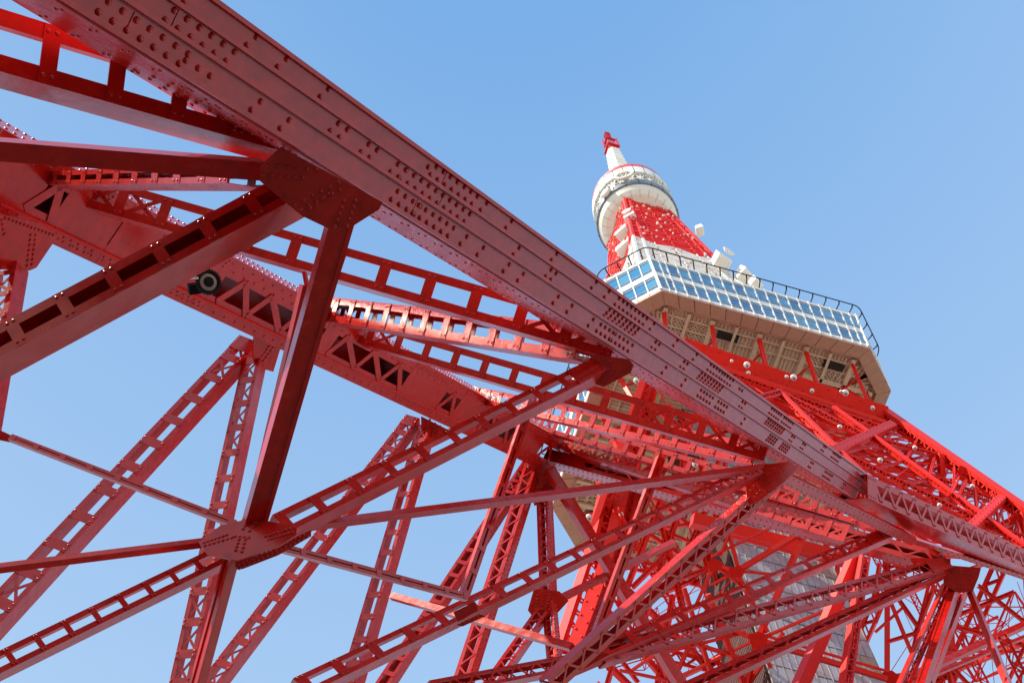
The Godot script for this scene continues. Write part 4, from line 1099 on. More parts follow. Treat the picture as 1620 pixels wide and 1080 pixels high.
	strut("fine_brace", Vector3(33.89, 119.27, -51.98), Vector3(27.87, 110.42, -48.85), Vector3(0.658, -0.19, 0.729), 0.198, 0.265, "lace", 14)
	strut("fine_brace", Vector3(27.4, 116.22, -49.48), Vector3(35.11, 115.6, -52.06), Vector3(0.029, -0.948, 0.316), 0.124, 0.062, "box")
	strut("fine_brace", Vector3(34.97, 115.14, -51.85), Vector3(28.41, 105.5, -48.45), Vector3(0.631, -0.162, 0.758), 0.191, 0.256, "lace", 14)
	strut("fine_brace", Vector3(27.99, 110.88, -49.05), Vector3(36.13, 111.71, -51.95), Vector3(0.197, -0.939, 0.282), 0.12, 0.06, "box")
	strut("fine_brace", Vector3(35.98, 111.26, -51.74), Vector3(28.89, 100.96, -48.07), Vector3(0.608, -0.14, 0.782), 0.184, 0.247, "lace", 14)
	strut("fine_brace", Vector3(28.54, 105.96, -48.66), Vector3(37.09, 108.05, -51.85), Vector3(0.321, -0.909, 0.266), 0.116, 0.058, "box")
	strut("fine_brace", Vector3(36.93, 107.59, -51.63), Vector3(29.3, 96.76, -47.72), Vector3(0.586, -0.124, 0.8), 0.178, 0.239, "lace", 14)
	strut("fine_brace", Vector3(29.02, 101.41, -48.29), Vector3(38, 104.59, -51.76), Vector3(0.411, -0.873, 0.263), 0.112, 0.056, "box")
	strut("fine_brace", Vector3(37.83, 104.14, -51.53), Vector3(29.69, 92.86, -47.39), Vector3(0.567, -0.109, 0.816), 0.173, 0.231, "lace", 14)
	strut("fine_brace", Vector3(29.44, 97.21, -47.94), Vector3(38.86, 101.33, -51.67), Vector3(0.473, -0.838, 0.271), 0.108, 0.054, "box")
	strut("fine_brace", Vector3(38.68, 100.88, -51.44), Vector3(30.05, 89.23, -47.09), Vector3(0.549, -0.097, 0.83), 0.167, 0.224, "lace", 14)
	strut("fine_brace", Vector3(29.83, 93.3, -47.62), Vector3(39.67, 98.24, -51.59), Vector3(0.519, -0.806, 0.285), 0.105, 0.053, "box")
	strut("fine_brace", Vector3(39.49, 97.79, -51.35), Vector3(30.39, 85.84, -46.8), Vector3(0.532, -0.085, 0.843), 0.162, 0.218, "lace", 14)
	strut("fine_brace", Vector3(30.2, 89.68, -47.33), Vector3(40.45, 95.31, -51.51), Vector3(0.551, -0.777, 0.304), 0.102, 0.051, "box")
	strut("fine_brace", Vector3(25.95, 128, -50.28), Vector3(19.72, 128.49, -48.19), Vector3(0.16, -0.741, 0.652), 0.218, 0.292, "lace", 14)
	strut("fine_brace", Vector3(18.69, 135.23, -48.73), Vector3(26.75, 122.07, -49.95), Vector3(-0.688, -0.472, 0.55), 0.136, 0.068, "box")
	strut("fine_brace", Vector3(26.65, 121.6, -49.76), Vector3(20.73, 122.72, -47.85), Vector3(0.082, -0.727, 0.682), 0.208, 0.279, "lace", 14)
	strut("fine_brace", Vector3(19.79, 128.95, -48.37), Vector3(27.4, 116.22, -49.48), Vector3(-0.69, -0.46, 0.559), 0.13, 0.065, "box")
	strut("fine_brace", Vector3(27.29, 115.76, -49.28), Vector3(21.66, 117.4, -47.54), Vector3(0.013, -0.706, 0.708), 0.199, 0.267, "lace", 14)
	strut("fine_brace", Vector3(20.81, 123.19, -48.04), Vector3(27.99, 110.88, -49.05), Vector3(-0.691, -0.45, 0.566), 0.125, 0.062, "box")
	strut("fine_brace", Vector3(27.87, 110.42, -48.85), Vector3(22.52, 112.5, -47.25), Vector3(-0.046, -0.68, 0.732), 0.192, 0.257, "lace", 14)
	strut("fine_brace", Vector3(21.74, 117.87, -47.73), Vector3(28.54, 105.96, -48.66), Vector3(-0.691, -0.439, 0.574), 0.12, 0.06, "box")
	strut("fine_brace", Vector3(28.41, 105.5, -48.45), Vector3(23.46, 107.51, -46.98), Vector3(-0.052, -0.671, 0.739), 0.184, 0.246, "lace", 14)
	strut("fine_brace", Vector3(22.61, 112.96, -47.45), Vector3(29.02, 101.41, -48.29), Vector3(-0.693, -0.427, 0.581), 0.115, 0.058, "box")
	strut("fine_brace", Vector3(28.89, 100.96, -48.07), Vector3(24.46, 102.49, -46.73), Vector3(-0.013, -0.679, 0.734), 0.176, 0.237, "lace", 14)
	strut("fine_brace", Vector3(23.56, 107.96, -47.18), Vector3(29.44, 97.21, -47.94), Vector3(-0.692, -0.42, 0.587), 0.111, 0.055, "box")
	strut("fine_brace", Vector3(29.3, 96.76, -47.72), Vector3(25.39, 97.89, -46.51), Vector3(0.028, -0.685, 0.728), 0.17, 0.227, "lace", 14)
	strut("fine_brace", Vector3(24.58, 102.95, -46.94), Vector3(29.83, 93.3, -47.62), Vector3(-0.689, -0.418, 0.592), 0.107, 0.053, "box")
	strut("fine_brace", Vector3(29.69, 92.86, -47.39), Vector3(26.25, 93.63, -46.3), Vector3(0.073, -0.688, 0.722), 0.163, 0.219, "lace", 14)
	strut("fine_brace", Vector3(25.51, 98.34, -46.72), Vector3(30.2, 89.68, -47.33), Vector3(-0.688, -0.414, 0.597), 0.103, 0.051, "box")
	strut("fine_brace", Vector3(30.05, 89.23, -47.09), Vector3(27.04, 89.69, -46.1), Vector3(0.127, -0.689, 0.714), 0.158, 0.211, "lace", 14)
	strut("fine_brace", Vector3(26.38, 94.08, -46.52), Vector3(30.55, 86.29, -47.05), Vector3(-0.687, -0.408, 0.602), 0.099, 0.049, "box")
	strut("fine_brace", Vector3(38.96, 138.43, -56.96), Vector3(33.71, 129.62, -54.17), Vector3(0.825, -0.352, 0.441), 0.156, 0.078, "box")
	strut("fine_brace", Vector3(32.86, 133.75, -54.46), Vector3(39.87, 136.14, -57.13), Vector3(0.386, -0.898, 0.21), 0.131, 0.065, "box")
	strut("fine_brace", Vector3(39.04, 138.7, -57.08), Vector3(32.79, 133.47, -54.34), Vector3(0.66, -0.493, 0.567), 0.233, 0.312, "lace", 16)
	strut("fine_brace", Vector3(39.71, 135.59, -56.9), Vector3(34.66, 126.22, -54.11), Vector3(0.786, -0.257, 0.562), 0.255, 0.127, "box")
	strut("fine_brace", Vector3(33.86, 130.18, -54.4), Vector3(40.6, 133.4, -57.08), Vector3(0.487, -0.85, 0.202), 0.128, 0.064, "box")
	strut("fine_brace", Vector3(39.79, 135.86, -57.02), Vector3(33.79, 129.9, -54.29), Vector3(0.686, -0.417, 0.597), 0.228, 0.305, "lace", 16)
	strut("fine_brace", Vector3(40.43, 132.85, -56.84), Vector3(35.56, 122.98, -54.07), Vector3(0.708, -0.155, 0.689), 0.15, 0.075, "box")
	strut("fine_brace", Vector3(34.81, 126.77, -54.35), Vector3(41.3, 130.76, -57.02), Vector3(0.573, -0.793, 0.206), 0.126, 0.063, "box")
	strut("fine_brace", Vector3(40.51, 133.13, -56.96), Vector3(34.73, 126.49, -54.23), Vector3(0.69, -0.338, 0.64), 0.223, 0.299, "lace", 16)
	strut("fine_brace", Vector3(41.12, 130.21, -56.78), Vector3(36.43, 119.89, -54.02), Vector3(0.59, -0.053, 0.806), 0.245, 0.122, "box")
	strut("fine_brace", Vector3(35.72, 123.53, -54.31), Vector3(41.98, 128.22, -56.98), Vector3(0.644, -0.732, 0.224), 0.123, 0.062, "box")
	strut("fine_brace", Vector3(41.21, 130.48, -56.9), Vector3(35.64, 123.26, -54.19), Vector3(0.67, -0.255, 0.697), 0.219, 0.293, "lace", 16)
	strut("fine_brace", Vector3(41.8, 127.67, -56.73), Vector3(37.26, 116.93, -53.98), Vector3(0.444, 0.042, 0.895), 0.144, 0.072, "box")
	strut("fine_brace", Vector3(36.6, 120.44, -54.27), Vector3(42.64, 125.77, -56.93), Vector3(0.7, -0.666, 0.257), 0.121, 0.06, "box")
	strut("fine_brace", Vector3(41.89, 127.95, -56.85), Vector3(36.51, 120.16, -54.15), Vector3(0.624, -0.166, 0.764), 0.215, 0.288, "lace", 16)
	strut("fine_brace", Vector3(42.45, 125.22, -56.68), Vector3(38.06, 114.12, -53.95), Vector3(0.289, 0.12, 0.95), 0.235, 0.118, "box")
	strut("fine_brace", Vector3(37.44, 117.48, -54.24), Vector3(43.28, 123.39, -56.89), Vector3(0.742, -0.596, 0.306), 0.118, 0.059, "box")
	strut("fine_brace", Vector3(42.55, 125.49, -56.81), Vector3(37.35, 117.21, -54.11), Vector3(0.546, -0.071, 0.835), 0.21, 0.282, "lace", 16)
	strut("fine_brace", Vector3(43.08, 122.85, -56.63), Vector3(38.82, 111.41, -53.91), Vector3(0.142, 0.179, 0.974), 0.139, 0.069, "box")
	strut("fine_brace", Vector3(38.24, 114.66, -54.21), Vector3(43.9, 121.11, -56.85), Vector3(0.768, -0.521, 0.372), 0.116, 0.058, "box")
	strut("fine_brace", Vector3(43.18, 123.12, -56.76), Vector3(38.15, 114.39, -54.08), Vector3(0.434, 0.027, 0.9), 0.206, 0.277, "lace", 16)
	strut("fine_brace", Vector3(43.7, 120.56, -56.59), Vector3(39.56, 108.82, -53.89), Vector3(0.015, 0.22, 0.975), 0.227, 0.113, "box")
	strut("fine_brace", Vector3(39.02, 111.95, -54.18), Vector3(44.5, 118.89, -56.82), Vector3(0.775, -0.44, 0.453), 0.114, 0.057, "box")
	strut("fine_brace", Vector3(43.8, 120.84, -56.72), Vector3(38.92, 111.68, -54.05), Vector3(0.292, 0.122, 0.949), 0.203, 0.272, "lace", 16)
	strut("fine_brace", Vector3(44.29, 118.35, -56.55), Vector3(40.27, 106.34, -53.86), Vector3(-0.092, 0.247, 0.965), 0.134, 0.067, "box")
	strut("fine_brace", Vector3(39.76, 109.37, -54.16), Vector3(45.08, 116.75, -56.78), Vector3(0.758, -0.351, 0.549), 0.112, 0.056, "box")
	strut("fine_brace", Vector3(44.39, 118.62, -56.68), Vector3(39.66, 109.1, -54.02), Vector3(0.13, 0.206, 0.97), 0.199, 0.267, "lace", 16)
	strut("fine_brace", Vector3(44.87, 116.21, -56.51), Vector3(40.95, 103.96, -53.84), Vector3(-0.179, 0.264, 0.948), 0.219, 0.109, "box")
	strut("fine_brace", Vector3(40.48, 106.88, -54.14), Vector3(45.64, 114.69, -56.75), Vector3(0.713, -0.253, 0.653), 0.11, 0.055, "box")
	strut("fine_brace", Vector3(44.97, 116.48, -56.65), Vector3(40.37, 106.61, -54), Vector3(-0.033, 0.273, 0.961), 0.196, 0.262, "lace", 16)
	strut("fine_brace", Vector3(45.43, 114.14, -56.48), Vector3(41.61, 101.68, -53.82), Vector3(-0.251, 0.275, 0.928), 0.129, 0.065, "box")
	strut("fine_brace", Vector3(41.17, 104.5, -54.12), Vector3(46.19, 112.67, -56.72), Vector3(0.637, -0.151, 0.756), 0.108, 0.054, "box")
	strut("fine_brace", Vector3(45.54, 114.42, -56.62), Vector3(41.06, 104.23, -53.98), Vector3(-0.183, 0.321, 0.929), 0.192, 0.258, "lace", 16)
	strut("fine_brace", Vector3(45.97, 112.13, -56.44), Vector3(42.25, 99.48, -53.81), Vector3(-0.309, 0.28, 0.909), 0.212, 0.106, "box")
	strut("fine_brace", Vector3(41.84, 102.21, -54.11), Vector3(46.73, 110.73, -56.69), Vector3(0.532, -0.049, 0.845), 0.106, 0.053, "box")
	strut("fine_brace", Vector3(46.08, 112.4, -56.58), Vector3(41.73, 101.95, -53.97), Vector3(-0.31, 0.35, 0.884), 0.189, 0.253, "lace", 16)
	strut("fine_brace", Vector3(32.72, 133.2, -54.23), Vector3(27.53, 127.96, -51.86), Vector3(0.74, -0.637, 0.214), 0.152, 0.076, "box")
	strut("fine_brace", Vector3(27.06, 133.39, -52.42), Vector3(33.86, 130.18, -54.4), Vector3(-0.295, -0.869, 0.397), 0.127, 0.064, "box")
	strut("fine_brace", Vector3(32.79, 133.47, -54.34), Vector3(27, 133.11, -52.31), Vector3(0.265, -0.737, 0.622), 0.227, 0.305, "lace", 16)
	strut("fine_brace", Vector3(33.71, 129.62, -54.17), Vector3(28.08, 123.41, -51.54), Vector3(0.767, -0.59, 0.25), 0.246, 0.123, "box")
	strut("fine_brace", Vector3(27.65, 128.51, -52.09), Vector3(34.81, 126.77, -54.35), Vector3(-0.116, -0.93, 0.348), 0.124, 0.062, "box")
	strut("fine_brace", Vector3(33.79, 129.9, -54.29), Vector3(27.59, 128.24, -51.97), Vector3(0.408, -0.695, 0.592), 0.221, 0.296, "lace", 16)
	strut("fine_brace", Vector3(34.66, 126.22, -54.11), Vector3(28.6, 119.16, -51.25), Vector3(0.781, -0.554, 0.287), 0.143, 0.072, "box")
	strut("fine_brace", Vector3(28.21, 123.97, -51.78), Vector3(35.72, 123.53, -54.31), Vector3(0.048, -0.951, 0.307), 0.121, 0.06, "box")
	strut("fine_brace", Vector3(34.73, 126.49, -54.23), Vector3(28.14, 123.69, -51.66), Vector3(0.5, -0.642, 0.582), 0.215, 0.288, "lace", 16)
	strut("fine_brace", Vector3(35.56, 122.98, -54.07), Vector3(29.09, 115.18, -50.99), Vector3(0.787, -0.526, 0.323), 0.233, 0.116, "box")
	strut("fine_brace", Vector3(28.73, 119.71, -51.49), Vector3(36.6, 120.44, -54.27), Vector3(0.185, -0.943, 0.278), 0.117, 0.059, "box")
	strut("fine_brace", Vector3(35.64, 123.26, -54.19), Vector3(28.67, 119.43, -51.37), Vector3(0.558, -0.589, 0.584), 0.209, 0.28, "lace", 16)
	strut("fine_brace", Vector3(36.43, 119.89, -54.02), Vector3(29.56, 111.43, -50.73), Vector3(0.788, -0.502, 0.356), 0.136, 0.068, "box")
	strut("fine_brace", Vector3(29.23, 115.73, -51.23), Vector3(37.44, 117.48, -54.24), Vector3(0.292, -0.92, 0.262), 0.114, 0.057, "box")
	strut("fine_brace", Vector3(36.51, 120.16, -54.15), Vector3(29.16, 115.46, -51.11), Vector3(0.593, -0.543, 0.595), 0.204, 0.273, "lace", 16)
	strut("fine_brace", Vector3(37.26, 116.93, -53.98), Vector3(30, 107.91, -50.5), Vector3(0.785, -0.483, 0.388), 0.221, 0.111, "box")
	strut("fine_brace", Vector3(29.7, 111.98, -50.99), Vector3(38.24, 114.66, -54.21), Vector3(0.376, -0.891, 0.255), 0.111, 0.056, "box")
	strut("fine_brace", Vector3(37.35, 117.21, -54.11), Vector3(29.63, 111.7, -50.86), Vector3(0.614, -0.501, 0.61), 0.198, 0.266, "lace", 16)
	strut("fine_brace", Vector3(38.06, 114.12, -53.95), Vector3(30.38, 104.58, -50.28), Vector3(0.78, -0.469, 0.415), 0.129, 0.065, "box")
	strut("fine_brace", Vector3(30.15, 108.45, -50.76), Vector3(39.02, 111.95, -54.18), Vector3(0.439, -0.861, 0.257), 0.109, 0.054, "box")
	strut("fine_brace", Vector3(38.15, 114.39, -54.08), Vector3(30.07, 108.18, -50.63), Vector3(0.625, -0.465, 0.627), 0.194, 0.259, "lace", 16)
	strut("fine_brace", Vector3(38.82, 111.41, -53.91), Vector3(30.74, 101.44, -50.07), Vector3(0.773, -0.457, 0.44), 0.211, 0.105, "box")
	strut("fine_brace", Vector3(30.54, 105.13, -50.54), Vector3(39.76, 109.37, -54.16), Vector3(0.487, -0.833, 0.265), 0.106, 0.053, "box")
	strut("fine_brace", Vector3(38.92, 111.68, -54.05), Vector3(30.46, 104.85, -50.41), Vector3(0.628, -0.435, 0.645), 0.189, 0.253, "lace", 16)
	strut("fine_brace", Vector3(39.56, 108.82, -53.89), Vector3(31.09, 98.47, -49.87), Vector3(0.766, -0.447, 0.463), 0.124, 0.062, "box")
	strut("fine_brace", Vector3(30.91, 101.98, -50.34), Vector3(40.48, 106.88, -54.14), Vector3(0.523, -0.807, 0.276), 0.104, 0.052, "box")
	strut("fine_brace", Vector3(39.66, 109.1, -54.02), Vector3(30.83, 101.71, -50.2), Vector3(0.628, -0.408, 0.663), 0.185, 0.247, "lace", 16)
	strut("fine_brace", Vector3(40.27, 106.34, -53.86), Vector3(31.43, 95.66, -49.69), Vector3(0.757, -0.438, 0.484), 0.201, 0.101, "box")
	strut("fine_brace", Vector3(31.26, 99.01, -50.15), Vector3(41.17, 104.5, -54.12), Vector3(0.55, -0.783, 0.29), 0.101, 0.051, "box")
	strut("fine_brace", Vector3(40.37, 106.61, -54), Vector3(31.18, 98.74, -50.01), Vector3(0.624, -0.384, 0.681), 0.18, 0.242, "lace", 16)
	strut("fine_brace", Vector3(40.95, 103.96, -53.84), Vector3(31.74, 92.99, -49.52), Vector3(0.749, -0.43, 0.504), 0.118, 0.059, "box")
	strut("fine_brace", Vector3(31.61, 96.2, -49.97), Vector3(41.84, 102.21, -54.11), Vector3(0.572, -0.761, 0.306), 0.099, 0.05, "box")
	strut("fine_brace", Vector3(41.06, 104.23, -53.98), Vector3(31.52, 95.93, -49.83), Vector3(0.618, -0.362, 0.698), 0.176, 0.236, "lace", 16)
	strut("fine_brace", Vector3(41.61, 101.68, -53.82), Vector3(32.05, 90.45, -49.36), Vector3(0.74, -0.423, 0.523), 0.193, 0.096, "box")
	strut("fine_brace", Vector3(31.93, 93.52, -49.81), Vector3(42.48, 100.01, -54.1), Vector3(0.588, -0.742, 0.323), 0.097, 0.049, "box")
	strut("fine_brace", Vector3(41.73, 101.95, -53.97), Vector3(31.84, 93.25, -49.66), Vector3(0.611, -0.342, 0.714), 0.173, 0.231, "lace", 16)
	strut("fine_brace", Vector3(26.94, 132.83, -52.2), Vector3(20.19, 134.87, -50.11), Vector3(-0.167, -0.919, 0.357), 0.154, 0.077, "box")
	strut("fine_brace", Vector3(19.39, 140.21, -50.55), Vector3(27.65, 128.51, -52.09), Vector3(-0.655, -0.533, 0.535), 0.129, 0.065, "box")
	strut("fine_brace", Vector3(27, 133.11, -52.31), Vector3(19.35, 139.93, -50.44), Vector3(-0.286, -0.538, 0.793), 0.231, 0.31, "lace", 16)
	strut("fine_brace", Vector3(27.53, 127.96, -51.86), Vector3(21.03, 130.39, -49.9), Vector3(-0.221, -0.898, 0.379), 0.249, 0.124, "box")
	strut("fine_brace", Vector3(20.28, 135.43, -50.32), Vector3(28.21, 123.97, -51.78), Vector3(-0.658, -0.523, 0.542), 0.125, 0.062, "box")
	strut("fine_brace", Vector3(27.59, 128.24, -51.97), Vector3(20.24, 135.15, -50.22), Vector3(-0.297, -0.519, 0.801), 0.224, 0.3, "lace", 16)
	strut("fine_brace", Vector3(28.08, 123.41, -51.54), Vector3(21.81, 126.18, -49.7), Vector3(-0.27, -0.876, 0.4), 0.145, 0.072, "box")
	strut("fine_brace", Vector3(21.12, 130.95, -50.11), Vector3(28.73, 119.71, -51.49), Vector3(-0.659, -0.514, 0.548), 0.121, 0.061, "box")
	strut("fine_brace", Vector3(28.14, 123.69, -51.66), Vector3(21.07, 130.67, -50), Vector3(-0.306, -0.502, 0.809), 0.217, 0.291, "lace", 16)
	strut("fine_brace", Vector3(28.6, 119.16, -51.25), Vector3(22.56, 122.22, -49.51), Vector3(-0.312, -0.853, 0.419), 0.234, 0.117, "box")
	strut("fine_brace", Vector3(21.91, 126.74, -49.92), Vector3(29.23, 115.73, -51.23), Vector3(-0.661, -0.505, 0.555), 0.118, 0.059, "box")
	strut("fine_brace", Vector3(28.67, 119.43, -51.37), Vector3(21.86, 126.46, -49.81), Vector3(-0.314, -0.485, 0.816), 0.21, 0.282, "lace", 16)
	strut("fine_brace", Vector3(29.09, 115.18, -50.99), Vector3(23.26, 118.49, -49.35), Vector3(-0.349, -0.83, 0.436), 0.136, 0.068, "box")
	strut("fine_brace", Vector3(22.66, 122.78, -49.74), Vector3(29.7, 111.98, -50.99), Vector3(-0.662, -0.497, 0.561), 0.114, 0.057, "box")
	strut("fine_brace", Vector3(29.16, 115.46, -51.11), Vector3(22.61, 122.5, -49.63), Vector3(-0.32, -0.471, 0.822), 0.204, 0.274, "lace", 16)
	strut("fine_brace", Vector3(29.56, 111.43, -50.73), Vector3(23.93, 114.97, -49.19), Vector3(-0.382, -0.806, 0.452), 0.221, 0.111, "box")
	strut("fine_brace", Vector3(23.37, 119.05, -49.58), Vector3(30.15, 108.45, -50.76), Vector3(-0.664, -0.488, 0.567), 0.111, 0.056, "box")
	strut("fine_brace", Vector3(29.63, 111.7, -50.86), Vector3(23.32, 118.77, -49.46), Vector3(-0.326, -0.455, 0.829), 0.198, 0.266, "lace", 16)
	strut("fine_brace", Vector3(30, 107.91, -50.5), Vector3(24.8, 110.97, -49.05), Vector3(-0.357, -0.819, 0.45), 0.129, 0.064, "box")
	strut("fine_brace", Vector3(24.05, 115.52, -49.43), Vector3(30.54, 105.13, -50.54), Vector3(-0.666, -0.478, 0.573), 0.108, 0.054, "box")
	strut("fine_brace", Vector3(30.07, 108.18, -50.63), Vector3(23.99, 115.24, -49.31), Vector3(-0.33, -0.441, 0.835), 0.193, 0.259, "lace", 16)
	strut("fine_brace", Vector3(30.38, 104.58, -50.28), Vector3(25.61, 107.23, -48.93), Vector3(-0.334, -0.829, 0.448), 0.208, 0.104, "box")
	strut("fine_brace", Vector3(24.92, 111.52, -49.3), Vector3(30.91, 101.98, -50.34), Vector3(-0.662, -0.479, 0.576), 0.105, 0.052, "box")
	strut("fine_brace", Vector3(30.46, 104.85, -50.41), Vector3(24.86, 111.25, -49.17), Vector3(-0.323, -0.444, 0.836), 0.187, 0.251, "lace", 16)
	strut("fine_brace", Vector3(30.74, 101.44, -50.07), Vector3(26.39, 103.72, -48.82), Vector3(-0.31, -0.84, 0.446), 0.122, 0.061, "box")
	strut("fine_brace", Vector3(25.75, 107.78, -49.18), Vector3(31.26, 99.01, -50.15), Vector3(-0.66, -0.479, 0.579), 0.102, 0.051, "box")
	strut("fine_brace", Vector3(30.83, 101.71, -50.2), Vector3(25.68, 107.51, -49.05), Vector3(-0.316, -0.447, 0.837), 0.182, 0.244, "lace", 16)
	strut("fine_brace", Vector3(31.09, 98.47, -49.87), Vector3(27.12, 100.42, -48.72), Vector3(-0.287, -0.849, 0.444), 0.197, 0.099, "box")
	strut("fine_brace", Vector3(26.53, 104.26, -49.08), Vector3(31.61, 96.2, -49.97), Vector3(-0.657, -0.478, 0.583), 0.099, 0.05, "box")
	strut("fine_brace", Vector3(31.18, 98.74, -50.01), Vector3(26.46, 103.99, -48.95), Vector3(-0.31, -0.449, 0.838), 0.177, 0.237, "lace", 16)
	strut("fine_brace", Vector3(31.43, 95.66, -49.69), Vector3(27.81, 97.3, -48.63), Vector3(-0.259, -0.859, 0.441), 0.115, 0.058, "box")
	strut("fine_brace", Vector3(27.27, 100.96, -48.98), Vector3(31.93, 93.52, -49.81), Vector3(-0.656, -0.476, 0.586), 0.097, 0.048, "box")
	strut("fine_brace", Vector3(31.52, 95.93, -49.83), Vector3(27.19, 100.69, -48.85), Vector3(-0.304, -0.45, 0.839), 0.172, 0.231, "lace", 16)
	strut("fine_brace", Vector3(31.74, 92.99, -49.52), Vector3(28.47, 94.35, -48.54), Vector3(-0.231, -0.869, 0.438), 0.187, 0.094, "box")
	strut("fine_brace", Vector3(27.97, 97.84, -48.9), Vector3(32.24, 90.99, -49.66), Vector3(-0.654, -0.473, 0.59), 0.094, 0.047, "box")
	strut("fine_brace", Vector3(31.84, 93.25, -49.66), Vector3(27.89, 97.57, -48.76), Vector3(-0.3, -0.45, 0.841), 0.168, 0.225, "lace", 16)
	strut("fine_brace", Vector3(40.28, 143.05, -58.89), Vector3(35.13, 133.54, -56.12), Vector3(0.796, -0.273, 0.541), 0.161, 0.081, "box")
	strut("fine_brace", Vector3(34.01, 138.38, -56.36), Vector3(41.39, 140.19, -59.09), Vector3(0.31, -0.923, 0.227), 0.135, 0.068, "box")
	strut("fine_brace", Vector3(40.36, 143.33, -59), Vector3(33.94, 138.1, -56.25), Vector3(0.652, -0.5, 0.57), 0.241, 0.323, "lace", 16)
	strut("fine_brace", Vector3(41.23, 139.64, -58.85), Vector3(36.33, 129.5, -56.11), Vector3(0.702, -0.151, 0.696), 0.262, 0.131, "box")
	strut("fine_brace", Vector3(35.28, 134.09, -56.35), Vector3(42.32, 136.92, -59.06), Vector3(0.434, -0.875, 0.213), 0.132, 0.066, "box")
	strut("fine_brace", Vector3(41.31, 139.91, -58.97), Vector3(35.21, 133.81, -56.24), Vector3(0.681, -0.409, 0.608), 0.235, 0.315, "lace", 16)
	strut("fine_brace", Vector3(42.15, 136.37, -58.82), Vector3(37.47, 125.68, -56.11), Vector3(0.551, -0.029, 0.834), 0.154, 0.077, "box")
	strut("fine_brace", Vector3(36.49, 130.05, -56.35), Vector3(43.21, 133.8, -59.04), Vector3(0.54, -0.814, 0.215), 0.129, 0.064, "box")
	strut("fine_brace", Vector3(42.23, 136.65, -58.94), Vector3(36.41, 129.78, -56.23), Vector3(0.678, -0.313, 0.665), 0.229, 0.308, "lace", 16)
	strut("fine_brace", Vector3(43.03, 133.25, -58.79), Vector3(38.55, 122.07, -56.11), Vector3(0.366, 0.076, 0.928), 0.25, 0.125, "box")
	strut("fine_brace", Vector3(37.64, 126.23, -56.36), Vector3(44.07, 130.82, -59.03), Vector3(0.627, -0.743, 0.235), 0.126, 0.063, "box")
	strut("fine_brace", Vector3(43.12, 133.53, -58.92), Vector3(37.55, 125.96, -56.23), Vector3(0.641, -0.209, 0.739), 0.224, 0.301, "lace", 16)
	strut("fine_brace", Vector3(43.88, 130.27, -58.78), Vector3(39.59, 118.65, -56.12), Vector3(0.181, 0.155, 0.971), 0.147, 0.073, "box")
	strut("fine_brace", Vector3(38.73, 122.62, -56.36), Vector3(44.89, 127.95, -59.02), Vector3(0.694, -0.665, 0.276), 0.123, 0.062, "box")
	strut("fine_brace", Vector3(43.97, 130.54, -58.9), Vector3(38.64, 122.34, -56.24), Vector3(0.56, -0.097, 0.823), 0.219, 0.294, "lace", 16)
	strut("fine_brace", Vector3(44.7, 127.4, -58.76), Vector3(40.58, 115.4, -56.14), Vector3(0.02, 0.207, 0.978), 0.24, 0.12, "box")
	strut("fine_brace", Vector3(39.78, 119.19, -56.38), Vector3(45.69, 125.19, -59.01), Vector3(0.74, -0.581, 0.339), 0.121, 0.06, "box")
	strut("fine_brace", Vector3(44.8, 127.67, -58.89), Vector3(39.69, 118.92, -56.25), Vector3(0.431, 0.02, 0.902), 0.214, 0.287, "lace", 16)
	strut("fine_brace", Vector3(45.49, 124.65, -58.75), Vector3(41.54, 112.32, -56.16), Vector3(-0.109, 0.238, 0.965), 0.141, 0.07, "box")
	strut("fine_brace", Vector3(40.78, 115.94, -56.4), Vector3(46.47, 122.55, -59.01), Vector3(0.762, -0.489, 0.425), 0.118, 0.059, "box")
	strut("fine_brace", Vector3(45.59, 124.92, -58.88), Vector3(40.68, 115.67, -56.27), Vector3(0.257, 0.134, 0.957), 0.21, 0.281, "lace", 16)
	strut("fine_brace", Vector3(46.26, 122.01, -58.74), Vector3(42.45, 109.38, -56.18), Vector3(-0.21, 0.255, 0.944), 0.23, 0.115, "box")
	strut("fine_brace", Vector3(41.74, 112.86, -56.43), Vector3(47.22, 120.01, -59.01), Vector3(0.754, -0.385, 0.533), 0.116, 0.058, "box")
	strut("fine_brace", Vector3(46.36, 122.28, -58.88), Vector3(41.64, 112.59, -56.29), Vector3(0.061, 0.229, 0.972), 0.206, 0.276, "lace", 16)
	strut("fine_brace", Vector3(47, 119.47, -58.74), Vector3(43.33, 106.59, -56.22), Vector3(-0.289, 0.263, 0.92), 0.135, 0.068, "box")
	strut("fine_brace", Vector3(42.66, 109.92, -56.46), Vector3(47.94, 117.57, -59.01), Vector3(0.707, -0.27, 0.654), 0.113, 0.057, "box")
	strut("fine_brace", Vector3(47.11, 119.74, -58.87), Vector3(42.55, 109.65, -56.32), Vector3(-0.128, 0.297, 0.946), 0.201, 0.27, "lace", 16)
	strut("fine_brace", Vector3(47.72, 117.03, -58.74), Vector3(44.17, 103.92, -56.25), Vector3(-0.352, 0.266, 0.898), 0.221, 0.11, "box")
	strut("fine_brace", Vector3(43.55, 107.13, -56.5), Vector3(48.64, 115.21, -59.02), Vector3(0.616, -0.147, 0.774), 0.111, 0.056, "box")
	strut("fine_brace", Vector3(47.83, 117.3, -58.88), Vector3(43.44, 106.86, -56.36), Vector3(-0.29, 0.338, 0.895), 0.198, 0.265, "lace", 16)
	strut("fine_brace", Vector3(33.87, 137.83, -56.14), Vector3(28.66, 131.65, -53.7), Vector3(0.786, -0.561, 0.26), 0.157, 0.078, "box")
	strut("fine_brace", Vector3(28.01, 138.04, -54.27), Vector3(35.28, 134.09, -56.35), Vector3(-0.341, -0.845, 0.412), 0.132, 0.066, "box")
